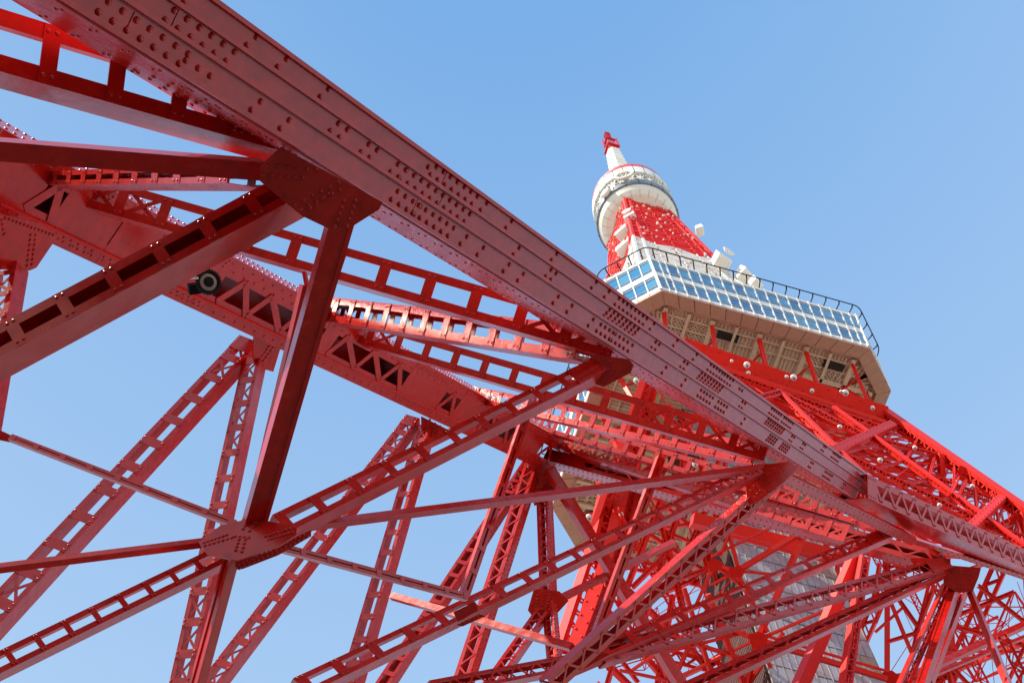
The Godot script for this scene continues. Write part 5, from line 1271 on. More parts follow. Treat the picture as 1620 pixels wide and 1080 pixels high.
	strut("fine_brace", Vector3(33.94, 138.1, -56.25), Vector3(27.95, 137.76, -54.16), Vector3(0.26, -0.737, 0.624), 0.235, 0.315, "lace", 16)
	strut("fine_brace", Vector3(35.13, 133.54, -56.12), Vector3(29.38, 126.28, -53.4), Vector3(0.798, -0.517, 0.309), 0.253, 0.126, "box")
	strut("fine_brace", Vector3(28.78, 132.21, -53.93), Vector3(36.49, 130.05, -56.35), Vector3(-0.146, -0.922, 0.358), 0.127, 0.064, "box")
	strut("fine_brace", Vector3(35.21, 133.81, -56.24), Vector3(28.72, 131.93, -53.82), Vector3(0.42, -0.688, 0.592), 0.228, 0.305, "lace", 16)
	strut("fine_brace", Vector3(36.33, 129.5, -56.11), Vector3(30.05, 121.32, -53.12), Vector3(0.8, -0.485, 0.355), 0.147, 0.073, "box")
	strut("fine_brace", Vector3(29.51, 126.83, -53.63), Vector3(37.64, 126.23, -56.36), Vector3(0.035, -0.949, 0.313), 0.123, 0.062, "box")
	strut("fine_brace", Vector3(36.41, 129.78, -56.23), Vector3(29.44, 126.56, -53.51), Vector3(0.517, -0.625, 0.585), 0.22, 0.295, "lace", 16)
	strut("fine_brace", Vector3(37.47, 125.68, -56.11), Vector3(30.68, 116.73, -52.88), Vector3(0.795, -0.46, 0.396), 0.238, 0.119, "box")
	strut("fine_brace", Vector3(30.19, 121.87, -53.37), Vector3(38.73, 122.62, -56.36), Vector3(0.182, -0.941, 0.284), 0.12, 0.06, "box")
	strut("fine_brace", Vector3(37.55, 125.96, -56.23), Vector3(30.12, 121.59, -53.24), Vector3(0.571, -0.567, 0.594), 0.214, 0.286, "lace", 16)
	strut("fine_brace", Vector3(38.55, 122.07, -56.11), Vector3(31.28, 112.45, -52.66), Vector3(0.787, -0.44, 0.433), 0.138, 0.069, "box")
	strut("fine_brace", Vector3(30.83, 117.28, -53.13), Vector3(39.78, 119.19, -56.38), Vector3(0.295, -0.917, 0.27), 0.116, 0.058, "box")
	strut("fine_brace", Vector3(38.64, 122.34, -56.24), Vector3(30.75, 117, -53.01), Vector3(0.6, -0.517, 0.611), 0.207, 0.278, "lace", 16)
	strut("fine_brace", Vector3(39.59, 118.65, -56.12), Vector3(31.8, 108.46, -52.45), Vector3(0.777, -0.427, 0.463), 0.224, 0.112, "box")
	strut("fine_brace", Vector3(31.43, 112.99, -52.92), Vector3(40.78, 115.94, -56.4), Vector3(0.379, -0.886, 0.267), 0.113, 0.057, "box")
	strut("fine_brace", Vector3(39.69, 118.92, -56.25), Vector3(31.35, 112.72, -52.79), Vector3(0.615, -0.473, 0.631), 0.202, 0.27, "lace", 16)
	strut("fine_brace", Vector3(40.58, 115.4, -56.14), Vector3(32.29, 104.73, -52.27), Vector3(0.765, -0.417, 0.49), 0.131, 0.065, "box")
	strut("fine_brace", Vector3(31.96, 109, -52.72), Vector3(41.74, 112.86, -56.43), Vector3(0.441, -0.855, 0.273), 0.11, 0.055, "box")
	strut("fine_brace", Vector3(40.68, 115.67, -56.27), Vector3(31.88, 108.73, -52.59), Vector3(0.618, -0.438, 0.653), 0.196, 0.263, "lace", 16)
	strut("fine_brace", Vector3(41.54, 112.32, -56.16), Vector3(32.77, 101.25, -52.1), Vector3(0.754, -0.409, 0.514), 0.213, 0.106, "box")
	strut("fine_brace", Vector3(32.46, 105.27, -52.54), Vector3(42.66, 109.92, -56.46), Vector3(0.486, -0.826, 0.285), 0.107, 0.054, "box")
	strut("fine_brace", Vector3(41.64, 112.59, -56.29), Vector3(32.38, 105, -52.4), Vector3(0.616, -0.406, 0.674), 0.191, 0.256, "lace", 16)
	strut("fine_brace", Vector3(42.45, 109.38, -56.18), Vector3(33.22, 97.97, -51.96), Vector3(0.742, -0.401, 0.537), 0.124, 0.062, "box")
	strut("fine_brace", Vector3(32.94, 101.78, -52.39), Vector3(43.55, 107.13, -56.5), Vector3(0.52, -0.799, 0.301), 0.104, 0.052, "box")
	strut("fine_brace", Vector3(42.55, 109.65, -56.32), Vector3(32.86, 101.51, -52.24), Vector3(0.611, -0.379, 0.695), 0.186, 0.249, "lace", 16)
	strut("fine_brace", Vector3(43.33, 106.59, -56.22), Vector3(33.65, 94.89, -51.83), Vector3(0.73, -0.395, 0.557), 0.202, 0.101, "box")
	strut("fine_brace", Vector3(33.4, 98.5, -52.24), Vector3(44.4, 104.45, -56.54), Vector3(0.545, -0.776, 0.319), 0.102, 0.051, "box")
	strut("fine_brace", Vector3(43.44, 106.86, -56.36), Vector3(33.31, 98.24, -52.1), Vector3(0.602, -0.354, 0.715), 0.181, 0.243, "lace", 16)
	strut("fine_brace", Vector3(27.9, 137.48, -54.05), Vector3(21.08, 138.63, -51.84), Vector3(-0.055, -0.945, 0.323), 0.159, 0.08, "box")
	strut("fine_brace", Vector3(20.04, 144.91, -52.26), Vector3(28.78, 132.21, -53.93), Vector3(-0.658, -0.524, 0.541), 0.133, 0.067, "box")
	strut("fine_brace", Vector3(27.95, 137.76, -54.16), Vector3(20, 144.63, -52.16), Vector3(-0.275, -0.548, 0.79), 0.239, 0.321, "lace", 16)
	strut("fine_brace", Vector3(28.66, 131.65, -53.7), Vector3(22.13, 133.34, -51.64), Vector3(-0.127, -0.927, 0.352), 0.256, 0.128, "box")
	strut("fine_brace", Vector3(21.17, 139.19, -52.05), Vector3(29.51, 126.83, -53.63), Vector3(-0.659, -0.515, 0.549), 0.128, 0.064, "box")
	strut("fine_brace", Vector3(28.72, 131.93, -53.82), Vector3(21.13, 138.91, -51.94), Vector3(-0.287, -0.527, 0.8), 0.23, 0.309, "lace", 16)
	strut("fine_brace", Vector3(29.38, 126.28, -53.4), Vector3(23.11, 128.41, -51.47), Vector3(-0.192, -0.905, 0.379), 0.148, 0.074, "box")
	strut("fine_brace", Vector3(22.22, 133.89, -51.86), Vector3(30.19, 121.87, -53.37), Vector3(-0.659, -0.506, 0.556), 0.124, 0.062, "box")
	strut("fine_brace", Vector3(29.44, 126.56, -53.51), Vector3(22.18, 133.61, -51.75), Vector3(-0.297, -0.508, 0.809), 0.222, 0.298, "lace", 16)
	strut("fine_brace", Vector3(30.05, 121.32, -53.12), Vector3(24.03, 123.84, -51.32), Vector3(-0.249, -0.881, 0.403), 0.239, 0.119, "box")
	strut("fine_brace", Vector3(23.21, 128.97, -51.69), Vector3(30.83, 117.28, -53.13), Vector3(-0.659, -0.499, 0.563), 0.12, 0.06, "box")
	strut("fine_brace", Vector3(30.12, 121.59, -53.24), Vector3(23.16, 128.69, -51.58), Vector3(-0.305, -0.49, 0.817), 0.215, 0.288, "lace", 16)
	strut("fine_brace", Vector3(30.68, 116.73, -52.88), Vector3(24.9, 119.56, -51.18), Vector3(-0.295, -0.856, 0.424), 0.138, 0.069, "box")
	strut("fine_brace", Vector3(24.14, 124.4, -51.55), Vector3(31.43, 112.99, -52.92), Vector3(-0.66, -0.49, 0.57), 0.116, 0.058, "box")
	strut("fine_brace", Vector3(30.75, 117, -53.01), Vector3(24.09, 124.12, -51.43), Vector3(-0.311, -0.473, 0.824), 0.207, 0.278, "lace", 16)
	strut("fine_brace", Vector3(31.28, 112.45, -52.66), Vector3(26.02, 114.78, -51.09), Vector3(-0.26, -0.869, 0.42), 0.223, 0.111, "box")
	strut("fine_brace", Vector3(25.02, 120.12, -51.42), Vector3(31.96, 109, -52.72), Vector3(-0.661, -0.48, 0.577), 0.112, 0.056, "box")
	strut("fine_brace", Vector3(31.35, 112.72, -52.79), Vector3(24.96, 119.84, -51.3), Vector3(-0.316, -0.457, 0.831), 0.201, 0.269, "lace", 16)
	strut("fine_brace", Vector3(31.8, 108.46, -52.45), Vector3(27.06, 110.36, -51.02), Vector3(-0.226, -0.881, 0.416), 0.129, 0.065, "box")
	strut("fine_brace", Vector3(26.14, 115.33, -51.34), Vector3(32.46, 105.27, -52.54), Vector3(-0.656, -0.482, 0.58), 0.109, 0.054, "box")
	strut("fine_brace", Vector3(31.88, 108.73, -52.59), Vector3(26.08, 115.06, -51.21), Vector3(-0.307, -0.462, 0.832), 0.194, 0.26, "lace", 16)
	strut("fine_brace", Vector3(32.29, 104.73, -52.27), Vector3(28.04, 106.24, -50.96), Vector3(-0.19, -0.891, 0.412), 0.209, 0.104, "box")
	strut("fine_brace", Vector3(27.2, 110.9, -51.27), Vector3(32.94, 101.78, -52.39), Vector3(-0.653, -0.482, 0.584), 0.105, 0.053, "box")
	strut("fine_brace", Vector3(32.38, 105, -52.4), Vector3(27.13, 110.63, -51.15), Vector3(-0.298, -0.465, 0.834), 0.188, 0.252, "lace", 16)
	strut("fine_brace", Vector3(32.77, 101.25, -52.1), Vector3(28.97, 102.41, -50.92), Vector3(-0.148, -0.901, 0.407), 0.122, 0.061, "box")
	strut("fine_brace", Vector3(28.19, 106.78, -51.22), Vector3(33.4, 98.5, -52.24), Vector3(-0.65, -0.481, 0.588), 0.102, 0.051, "box")
	strut("fine_brace", Vector3(32.86, 101.51, -52.24), Vector3(28.12, 106.51, -51.09), Vector3(-0.29, -0.468, 0.835), 0.182, 0.244, "lace", 16)
	strut("fine_brace", Vector3(33.22, 97.97, -51.96), Vector3(29.85, 98.82, -50.88), Vector3(-0.103, -0.91, 0.402), 0.197, 0.098, "box")
	strut("fine_brace", Vector3(29.13, 102.95, -51.19), Vector3(33.84, 95.42, -52.12), Vector3(-0.647, -0.479, 0.593), 0.099, 0.05, "box")
	strut("fine_brace", Vector3(33.31, 98.24, -52.1), Vector3(29.05, 102.68, -51.05), Vector3(-0.283, -0.469, 0.837), 0.177, 0.237, "lace", 16)
	# the leg behind, its lattice lit from beyond
	strut("leg_column", Vector3(14.24, 137.65, -53.21), Vector3(10.54, 138.62, -65.51), Vector3(0.106, -0.988, -0.109), 1.577, 1.969, "lace", 22)
	strut("leg_column", Vector3(10.61, 138.73, -65.19), Vector3(8.3, 131.55, -70.5), Vector3(0.382, -0.626, 0.679), 1.935, 2.363, "lace", 14, {"bar": 0.12})
	strut("leg_column", Vector3(8.3, 131.55, -70.5), Vector3(4.29, 115.1, -72.07), Vector3(0.546, -0.21, 0.811), 2.006, 2.204, "lace", 16, {"bar": 0.12})
	strut("leg_column", Vector3(14.48, 137.03, -54.96), Vector3(12.17, 137.72, -65.03), Vector3(-0.52, -0.852, 0.061), 1.143, 1.57, "lace", 26)
	strut("leg_column", Vector3(12.17, 137.81, -64.78), Vector3(9.76, 130.72, -69.85), Vector3(-0.276, -0.496, 0.824), 1.353, 1.761, "box", 0, {"rivet": 0.16})
	strut("leg_column", Vector3(9.76, 130.72, -69.85), Vector3(5.43, 115.35, -71.36), Vector3(-0.069, -0.078, 0.995), 1.332, 1.647, "box", 0, {"rivet": 0.16})
	strut("leg_column", Vector3(13.35, 138.67, -65.35), Vector3(10.95, 131.65, -70.22), Vector3(-0.277, -0.482, 0.831), 1.004, 1.576, "lace", 16)
	strut("leg_column", Vector3(10.95, 131.65, -70.22), Vector3(6.68, 116.31, -71.64), Vector3(-0.079, -0.07, 0.994), 1.208, 1.475, "lace", 20)
	strut("leg_column", Vector3(14.31, 138.67, -65.36), Vector3(11.96, 132.02, -69.17), Vector3(-0.242, -0.417, 0.876), 1.004, 1.576, "lace", 14)
	# inner braces round the lift shaft
	strut("inner_column", Vector3(22.6, 83.61, -44.09), Vector3(16.21, 70.34, -45.62), Vector3(0.619, -0.378, 0.689), 0.766, 0.729, "box")
	strut("lattice_column", Vector3(22.84, 82.66, -43.77), Vector3(18.62, 69.47, -45.08), Vector3(0.426, -0.224, 0.877), 0.596, 0.702, "lace", 26)
	strut("inner_girder", Vector3(13.52, 97, -48.2), Vector3(26.79, 95.79, -51.63), Vector3(0.113, -0.717, 0.688), 0.87, 1.314, "box")
	strut("inner_girder", Vector3(14.57, 95.85, -48.47), Vector3(25.96, 94.78, -51.49), Vector3(0.116, -0.715, 0.69), 0.152, 0.23, "box")
	strut("inner_brace", Vector3(14.69, 94.29, -49.88), Vector3(19.82, 95.08, -47.63), Vector3(-0.279, -0.509, 0.815), 0.169, 0.161, "box")
	strut("inner_brace", Vector3(16.61, 93.92, -50.93), Vector3(14.66, 93.58, -51.89), Vector3(-0.311, -0.496, 0.81), 0.169, 0.161, "box")
	strut("inner_brace", Vector3(16.61, 93.92, -50.93), Vector3(21.6, 94.89, -48.19), Vector3(-0.341, -0.499, 0.797), 0.371, 0.354, "box")
	strut("inner_brace", Vector3(16.61, 93.92, -50.93), Vector3(19.11, 93.83, -51.19), Vector3(0.067, -0.533, 0.844), 0.169, 0.161, "box")
	strut("inner_brace", Vector3(18.05, 92.2, -55.8), Vector3(21.7, 94.85, -48.28), Vector3(-0.631, -0.583, 0.511), 0.405, 0.386, "box")
	strut("inner_brace", Vector3(18.05, 92.2, -55.8), Vector3(14.72, 92.64, -54.56), Vector3(0.226, -0.555, 0.8), 0.304, 0.29, "box")
	strut("inner_brace", Vector3(18.05, 92.2, -55.8), Vector3(27.68, 91.19, -58.68), Vector3(0.189, -0.537, 0.822), 0.371, 0.354, "box")
	strut("inner_brace", Vector3(18.25, 92.34, -55.4), Vector3(27.79, 91.38, -58.15), Vector3(0.182, -0.538, 0.823), 0.169, 0.161, "box")
	strut("inner_brace", Vector3(18.05, 92.2, -55.8), Vector3(23.51, 92.96, -53.64), Vector3(-0.273, -0.451, 0.85), 0.203, 0.193, "box")
	strut("inner_brace", Vector3(18.05, 92.2, -55.8), Vector3(17.11, 90.98, -59.26), Vector3(-0.654, -0.639, 0.404), 0.405, 0.386, "box")
	strut("inner_brace", Vector3(18.05, 92.2, -55.8), Vector3(19.75, 90.97, -59.29), Vector3(0.4, -0.786, 0.471), 0.236, 0.225, "box")
	strut("inner_brace", Vector3(14.87, 94.08, -50.47), Vector3(13.42, 93.04, -53.43), Vector3(-0.597, -0.618, 0.511), 0.203, 0.193, "box")
	strut("inner_brace", Vector3(14.87, 94.08, -50.47), Vector3(16.52, 93.89, -51.02), Vector3(0.198, -0.58, 0.791), 0.304, 0.29, "box")
	strut("inner_brace", Vector3(14.87, 94.08, -50.47), Vector3(17.67, 93.33, -52.59), Vector3(0.333, -0.661, 0.672), 0.169, 0.161, "box")
	strut("inner_brace", Vector3(16.52, 93.89, -51.02), Vector3(18.77, 92.39, -55.27), Vector3(0.394, -0.781, 0.484), 0.304, 0.29, "box")
	strut("inner_brace", Vector3(14.37, 93.35, -52.55), Vector3(17.11, 90.98, -59.26), Vector3(0.415, -0.792, 0.448), 0.405, 0.386, "box")
	strut("inner_brace", Vector3(12.59, 93.51, -52.08), Vector3(14.76, 91.15, -58.78), Vector3(0.425, -0.802, 0.42), 0.304, 0.29, "box")
	strut("inner_brace", Vector3(15.35, 94.29, -49.89), Vector3(16.33, 95.07, -47.68), Vector3(-0.607, -0.627, 0.488), 0.203, 0.193, "box")
	strut("inner_brace", Vector3(16.75, 93.89, -51.02), Vector3(15.86, 95.07, -47.67), Vector3(-0.578, -0.806, 0.129), 0.236, 0.225, "box")
	strut("inner_brace", Vector3(13.4, 92.65, -54.54), Vector3(18.14, 93.25, -52.82), Vector3(-0.246, -0.474, 0.846), 0.236, 0.225, "box")
	strut("inner_brace", Vector3(11.49, 91.95, -56.52), Vector3(17.16, 92.4, -55.25), Vector3(-0.159, -0.459, 0.874), 0.203, 0.193, "box")
	strut("inner_brace", Vector3(10.56, 92.42, -55.17), Vector3(16.67, 91.77, -57.03), Vector3(0.195, -0.525, 0.828), 0.27, 0.257, "box")
	strut("inner_brace", Vector3(12.17, 91.32, -58.31), Vector3(18.1, 92.23, -55.71), Vector3(-0.298, -0.453, 0.84), 0.169, 0.161, "box")
	strut("inner_brace", Vector3(8.64, 91.49, -57.82), Vector3(13.87, 92.65, -54.55), Vector3(-0.381, -0.491, 0.783), 0.203, 0.193, "box")
	strut("inner_brace", Vector3(10.1, 92.66, -54.5), Vector3(11.45, 91.09, -58.97), Vector3(0.449, -0.791, 0.415), 0.27, 0.257, "box")
	strut("inner_brace", Vector3(13.39, 92.41, -55.21), Vector3(11.45, 91.01, -59.19), Vector3(-0.603, -0.613, 0.51), 0.27, 0.257, "box")
	strut("inner_brace", Vector3(7.69, 91.5, -57.81), Vector3(13.34, 91.08, -58.99), Vector3(0.146, -0.482, 0.864), 0.203, 0.193, "box")
	strut("inner_brace", Vector3(19.99, 92.38, -55.29), Vector3(17.11, 90.98, -59.26), Vector3(-0.589, -0.526, 0.614), 0.236, 0.225, "box")
	strut("inner_brace", Vector3(7.99, 108.81, -62.84), Vector3(13.43, 106.58, -69.17), Vector3(0.317, -0.776, 0.546), 0.442, 0.667, "lace", 22)
	strut("inner_brace", Vector3(10.23, 109.44, -61.04), Vector3(13.59, 110.53, -57.95), Vector3(-0.354, -0.691, 0.63), 0.353, 0.534, "lace", 22)
	strut("inner_brace", Vector3(12.54, 111.82, -54.28), Vector3(15.16, 108.13, -64.76), Vector3(-0.398, -0.892, 0.215), 0.442, 0.667, "lace", 22)
	strut("inner_brace", Vector3(10.77, 109.26, -61.57), Vector3(16.89, 109.96, -59.56), Vector3(-0.172, -0.642, 0.748), 0.353, 0.534, "lace", 22)
	strut("inner_brace", Vector3(13.1, 112.19, -53.25), Vector3(9.1, 108.89, -62.59), Vector3(-0.436, -0.774, 0.46), 0.398, 0.601, "lace", 22)
	strut("inner_brace", Vector3(14.76, 112, -53.79), Vector3(10.72, 107.97, -65.22), Vector3(-0.454, -0.778, 0.434), 0.398, 0.601, "lace", 22)
	strut("inner_brace", Vector3(13.82, 109.24, -61.61), Vector3(12.33, 106.58, -69.16), Vector3(-0.465, -0.802, 0.375), 0.398, 0.601, "lace", 22)
	strut("inner_brace", Vector3(9.35, 108.16, -64.68), Vector3(7.9, 106.6, -69.1), Vector3(-0.444, -0.79, 0.424), 0.353, 0.534, "lace", 22)
	strut("inner_brace", Vector3(15.59, 111.99, -53.8), Vector3(16.89, 109.96, -59.56), Vector3(-0.425, -0.88, 0.214), 0.398, 0.601, "lace", 22)
	strut("inner_brace", Vector3(16.96, 111.8, -54.34), Vector3(13.55, 109.43, -61.08), Vector3(-0.452, -0.745, 0.491), 0.309, 0.467, "lace", 22)
	strut("inner_brace", Vector3(18.62, 111.8, -54.36), Vector3(15.24, 110.34, -58.49), Vector3(-0.408, -0.704, 0.581), 0.265, 0.4, "lace", 22)
	strut("inner_brace", Vector3(10.18, 108.15, -64.69), Vector3(14.63, 108.87, -62.66), Vector3(-0.235, -0.632, 0.738), 0.309, 0.467, "lace", 22)
	strut("inner_brace", Vector3(7.41, 108.17, -64.66), Vector3(10.67, 106.68, -68.88), Vector3(0.332, -0.779, 0.531), 0.309, 0.467, "lace", 22)
	strut("inner_brace", Vector3(16.39, 111.25, -55.9), Vector3(20.08, 106.64, -68.99), Vector3(-0.415, -0.888, 0.196), 0.353, 0.534, "lace", 22)
	strut("inner_brace", Vector3(12.65, 114.58, -46.46), Vector3(16.48, 113.65, -49.11), Vector3(0.191, -0.806, 0.56), 0.353, 0.534, "lace", 22)
	strut("inner_brace", Vector3(13.76, 114.76, -45.95), Vector3(12.57, 112.56, -52.2), Vector3(-0.444, -0.815, 0.372), 0.398, 0.601, "lace", 22)
	strut("inner_brace", Vector3(15.41, 114.39, -47.01), Vector3(14.49, 112.18, -53.26), Vector3(-0.458, -0.815, 0.355), 0.398, 0.601, "lace", 22)
	strut("inner_brace", Vector3(17.04, 113.83, -48.6), Vector3(15.86, 111.81, -54.33), Vector3(-0.469, -0.798, 0.379), 0.398, 0.601, "lace", 22)
	strut("inner_brace", Vector3(18.68, 113.27, -50.18), Vector3(17.49, 111.25, -55.91), Vector3(-0.482, -0.79, 0.378), 0.353, 0.534, "lace", 22)
	strut("inner_brace", Vector3(10.31, 111.47, -55.3), Vector3(15.81, 110.7, -57.46), Vector3(0.162, -0.726, 0.668), 0.265, 0.4, "lace", 22)
	strut("inner_brace", Vector3(11.5, 113.67, -49.05), Vector3(17.01, 112.91, -51.21), Vector3(0.143, -0.761, 0.632), 0.353, 0.534, "lace", 22)
	strut("inner_brace", Vector3(13.67, 112.55, -52.21), Vector3(19.18, 111.98, -53.84), Vector3(0.12, -0.737, 0.665), 0.353, 0.534, "lace", 22)
	strut("inner_brace", Vector3(20.31, 112.52, -52.29), Vector3(24.72, 111.95, -53.91), Vector3(0.136, -0.759, 0.637), 0.353, 0.534, "lace", 22)
	strut("inner_brace", Vector3(17.59, 113.64, -49.13), Vector3(21.96, 112.33, -52.84), Vector3(0.203, -0.824, 0.53), 0.309, 0.467, "lace", 22)
	strut("outer_brace", Vector3(29.61, 100.61, -56), Vector3(31.97, 98.64, -61.59), Vector3(0.315, -0.846, 0.431), 0.255, 0.243, "box")
	strut("outer_brace", Vector3(29.92, 100.65, -55.91), Vector3(32.31, 99.49, -59.2), Vector3(0.324, -0.793, 0.515), 0.291, 0.277, "lace", 16)
	strut("outer_brace", Vector3(37.23, 100.55, -56.19), Vector3(41.85, 99.31, -59.7), Vector3(0.276, -0.733, 0.622), 0.291, 0.277, "lace", 16)
	strut("outer_brace", Vector3(40.17, 100.37, -56.71), Vector3(34.75, 99.65, -58.75), Vector3(-0.271, -0.419, 0.867), 0.291, 0.277, "lace", 16)
	strut("outer_brace", Vector3(39.96, 100.33, -56.8), Vector3(36.62, 97.91, -63.66), Vector3(-0.715, -0.473, 0.516), 0.145, 0.139, "box")
	strut("outer_brace", Vector3(40.17, 100.37, -56.71), Vector3(41.86, 99.53, -59.08), Vector3(0.27, -0.831, 0.486), 0.145, 0.139, "box")
	strut("outer_brace", Vector3(34.75, 99.51, -59.13), Vector3(41.83, 98.84, -61.04), Vector3(0.163, -0.568, 0.807), 0.327, 0.312, "lace", 16)
	strut("outer_brace", Vector3(34.21, 98.8, -61.14), Vector3(41.83, 98.75, -61.28), Vector3(0.013, -0.472, 0.881), 0.182, 0.173, "box")
	strut("outer_brace", Vector3(34.64, 99.26, -59.85), Vector3(36.97, 97.98, -63.47), Vector3(0.31, -0.816, 0.488), 0.182, 0.173, "box")
	strut("outer_brace", Vector3(29.9, 99.08, -60.37), Vector3(34.34, 99.51, -59.13), Vector3(-0.204, -0.427, 0.881), 0.255, 0.243, "lace", 16)
	strut("outer_brace", Vector3(29.82, 98.15, -63), Vector3(34.7, 98.38, -62.34), Vector3(-0.101, -0.425, 0.9), 0.182, 0.173, "box")
	strut("outer_brace", Vector3(32.9, 97.8, -64), Vector3(34.24, 99.56, -58.98), Vector3(-0.733, -0.556, 0.392), 0.364, 0.346, "lace", 16)
	strut("outer_brace", Vector3(36.97, 97.98, -63.47), Vector3(41.83, 98.6, -61.71), Vector3(-0.272, -0.38, 0.884), 0.145, 0.139, "box")
	strut("outer_brace", Vector3(34.61, 98.53, -61.91), Vector3(35.09, 97.79, -64.03), Vector3(-0.682, -0.724, 0.101), 0.364, 0.346, "lace", 16)
	strut("outer_brace", Vector3(34.61, 98.53, -61.91), Vector3(36.71, 97.78, -64.05), Vector3(0.323, -0.747, 0.581), 0.291, 0.277, "lace", 16)
	strut("outer_brace", Vector3(39.25, 97.77, -64.08), Vector3(41.86, 99.53, -59.08), Vector3(-0.717, -0.449, 0.533), 0.255, 0.243, "lace", 16)
	strut("outer_brace", Vector3(40.01, 97.76, -64.09), Vector3(41.84, 98.94, -60.76), Vector3(-0.714, -0.439, 0.546), 0.182, 0.173, "lace", 16)
	strut("outer_brace", Vector3(29.33, 101.19, -54.37), Vector3(28.67, 100.01, -57.72), Vector3(-0.707, -0.611, 0.354), 0.255, 0.243, "lace", 16)
	strut("outer_brace", Vector3(29.74, 101.27, -54.14), Vector3(32.01, 101.01, -54.88), Vector3(0.182, -0.611, 0.77), 0.291, 0.277, "lace", 16)
	strut("outer_brace", Vector3(30.72, 100.51, -56.3), Vector3(32.86, 100.58, -56.09), Vector3(-0.07, -0.483, 0.873), 0.255, 0.243, "lace", 16)
	strut("outer_brace", Vector3(32.2, 99.32, -59.68), Vector3(33.78, 100.58, -56.1), Vector3(-0.698, -0.521, 0.491), 0.327, 0.312, "lace", 16)
	strut("outer_brace", Vector3(37.29, 99.47, -59.26), Vector3(38.82, 99.71, -58.56), Vector3(-0.326, -0.402, 0.856), 0.182, 0.173, "box")
	strut("outer_brace", Vector3(40.29, 98.27, -62.65), Vector3(41.8, 98.01, -63.39), Vector3(0.249, -0.633, 0.733), 0.145, 0.139, "box")
	strut("outer_brace", Vector3(30.12, 100.6, -56.06), Vector3(28.91, 99.59, -58.92), Vector3(-0.685, -0.546, 0.482), 0.291, 0.277, "lace", 16)
	strut("outer_brace", Vector3(31.21, 100, -57.75), Vector3(28.9, 99.33, -59.64), Vector3(-0.488, -0.441, 0.753), 0.182, 0.173, "box")
	strut("outer_brace", Vector3(33.27, 100.58, -56.1), Vector3(31.13, 97.89, -63.74), Vector3(-0.723, -0.563, 0.401), 0.218, 0.208, "lace", 16)
	strut("cable", Vector3(31.4, 104.13, -58.06), Vector3(35.39, 101.14, -66.55), Vector3(-0.158, -0.952, 0.261), 0.058, 0.029, "box")
	strut("cable", Vector3(32.87, 104.04, -58.33), Vector3(35.92, 101.14, -66.56), Vector3(-0.192, -0.946, 0.262), 0.058, 0.029, "box")
	strut("cable", Vector3(36.03, 104.02, -58.37), Vector3(39.07, 101.12, -66.59), Vector3(-0.215, -0.943, 0.253), 0.058, 0.029, "box")
	strut("cable", Vector3(39.19, 104.01, -58.41), Vector3(39.86, 101.12, -66.6), Vector3(-0.306, -0.905, 0.294), 0.058, 0.029, "box")
	strut("cable", Vector3(16.02, 103.59, -59.61), Vector3(13.82, 101.32, -66.03), Vector3(-0.178, -0.907, 0.381), 0.058, 0.029, "box")
	strut("cable", Vector3(41.29, 103.91, -58.68), Vector3(40.65, 101.12, -66.61), Vector3(-0.345, -0.876, 0.337), 0.058, 0.029, "box")
	strut("cable", Vector3(41.82, 104.17, -57.94), Vector3(43.35, 102.77, -61.93), Vector3(-0.253, -0.939, 0.234), 0.058, 0.029, "box")
	strut("chain", Vector3(-4.99, 33.87, -9.53), Vector3(-4.91, 33.65, -9.84), Vector3(-0.259, -0.827, 0.499), 0.081, 0.133, "box")
	strut("cable", Vector3(-4.86, 33.37, -9.73), Vector3(-6.17, 31.56, -14.87), Vector3(0.146, -0.944, 0.296), 0.036, 0.018, "box", 0, {"mat": M.black})
	strut("conduit", Vector3(-15.74, 43.64, -10.09), Vector3(2.09, 90.3, -40.16), Vector3(0.845, -0.478, -0.241), 0.083, 0.041, "box")
	strut("outer_rod", Vector3(31.3, 105.9, -59.05), Vector3(36.61, 104.72, -62.4), Vector3(0, -0.943, 0.333), 0.064, 0.032, "box")
	strut("outer_rod", Vector3(31.3, 105.9, -59.05), Vector3(35.58, 105.79, -59.36), Vector3(0.012, -0.88, 0.475), 0.064, 0.032, "box")
	strut("outer_rod", Vector3(36.61, 104.72, -62.4), Vector3(42.32, 105.66, -59.75), Vector3(-0.136, -0.805, 0.577), 0.086, 0.043, "box")
	strut("outer_rod", Vector3(36.61, 104.72, -62.4), Vector3(33.93, 104.55, -62.87), Vector3(-0.046, -0.83, 0.556), 0.086, 0.043, "box")
	strut("outer_rod", Vector3(36.61, 104.72, -62.4), Vector3(36.46, 103.72, -65.23), Vector3(-0.304, -0.893, 0.331), 0.107, 0.054, "box")
	strut("outer_rod", Vector3(36.61, 104.72, -62.4), Vector3(41.43, 104.79, -62.21), Vector3(-0.009, -0.849, 0.528), 0.064, 0.032, "box")
	strut("outer_rod", Vector3(36.61, 104.72, -62.4), Vector3(39.8, 104.17, -63.96), Vector3(0.02, -0.93, 0.368), 0.064, 0.032, "box")
	strut("outer_rod", Vector3(42.32, 105.66, -59.75), Vector3(44.07, 103.98, -64.52), Vector3(-0.253, -0.938, 0.237), 0.086, 0.043, "box")
	strut("outer_rod", Vector3(42.32, 105.66, -59.75), Vector3(41.43, 104.79, -62.21), Vector3(-0.351, -0.836, 0.422), 0.107, 0.054, "box")
	strut("outer_rod", Vector3(42.32, 105.66, -59.75), Vector3(37.7, 105.25, -60.9), Vector3(-0.067, -0.827, 0.559), 0.107, 0.054, "box")
	strut("outer_rod", Vector3(33.93, 104.55, -62.87), Vector3(38.95, 103.14, -66.87), Vector3(-0.015, -0.949, 0.316), 0.086, 0.043, "box")
	strut("outer_rod", Vector3(33.93, 104.55, -62.87), Vector3(31.47, 103.32, -66.38), Vector3(-0.28, -0.827, 0.488), 0.064, 0.032, "box")
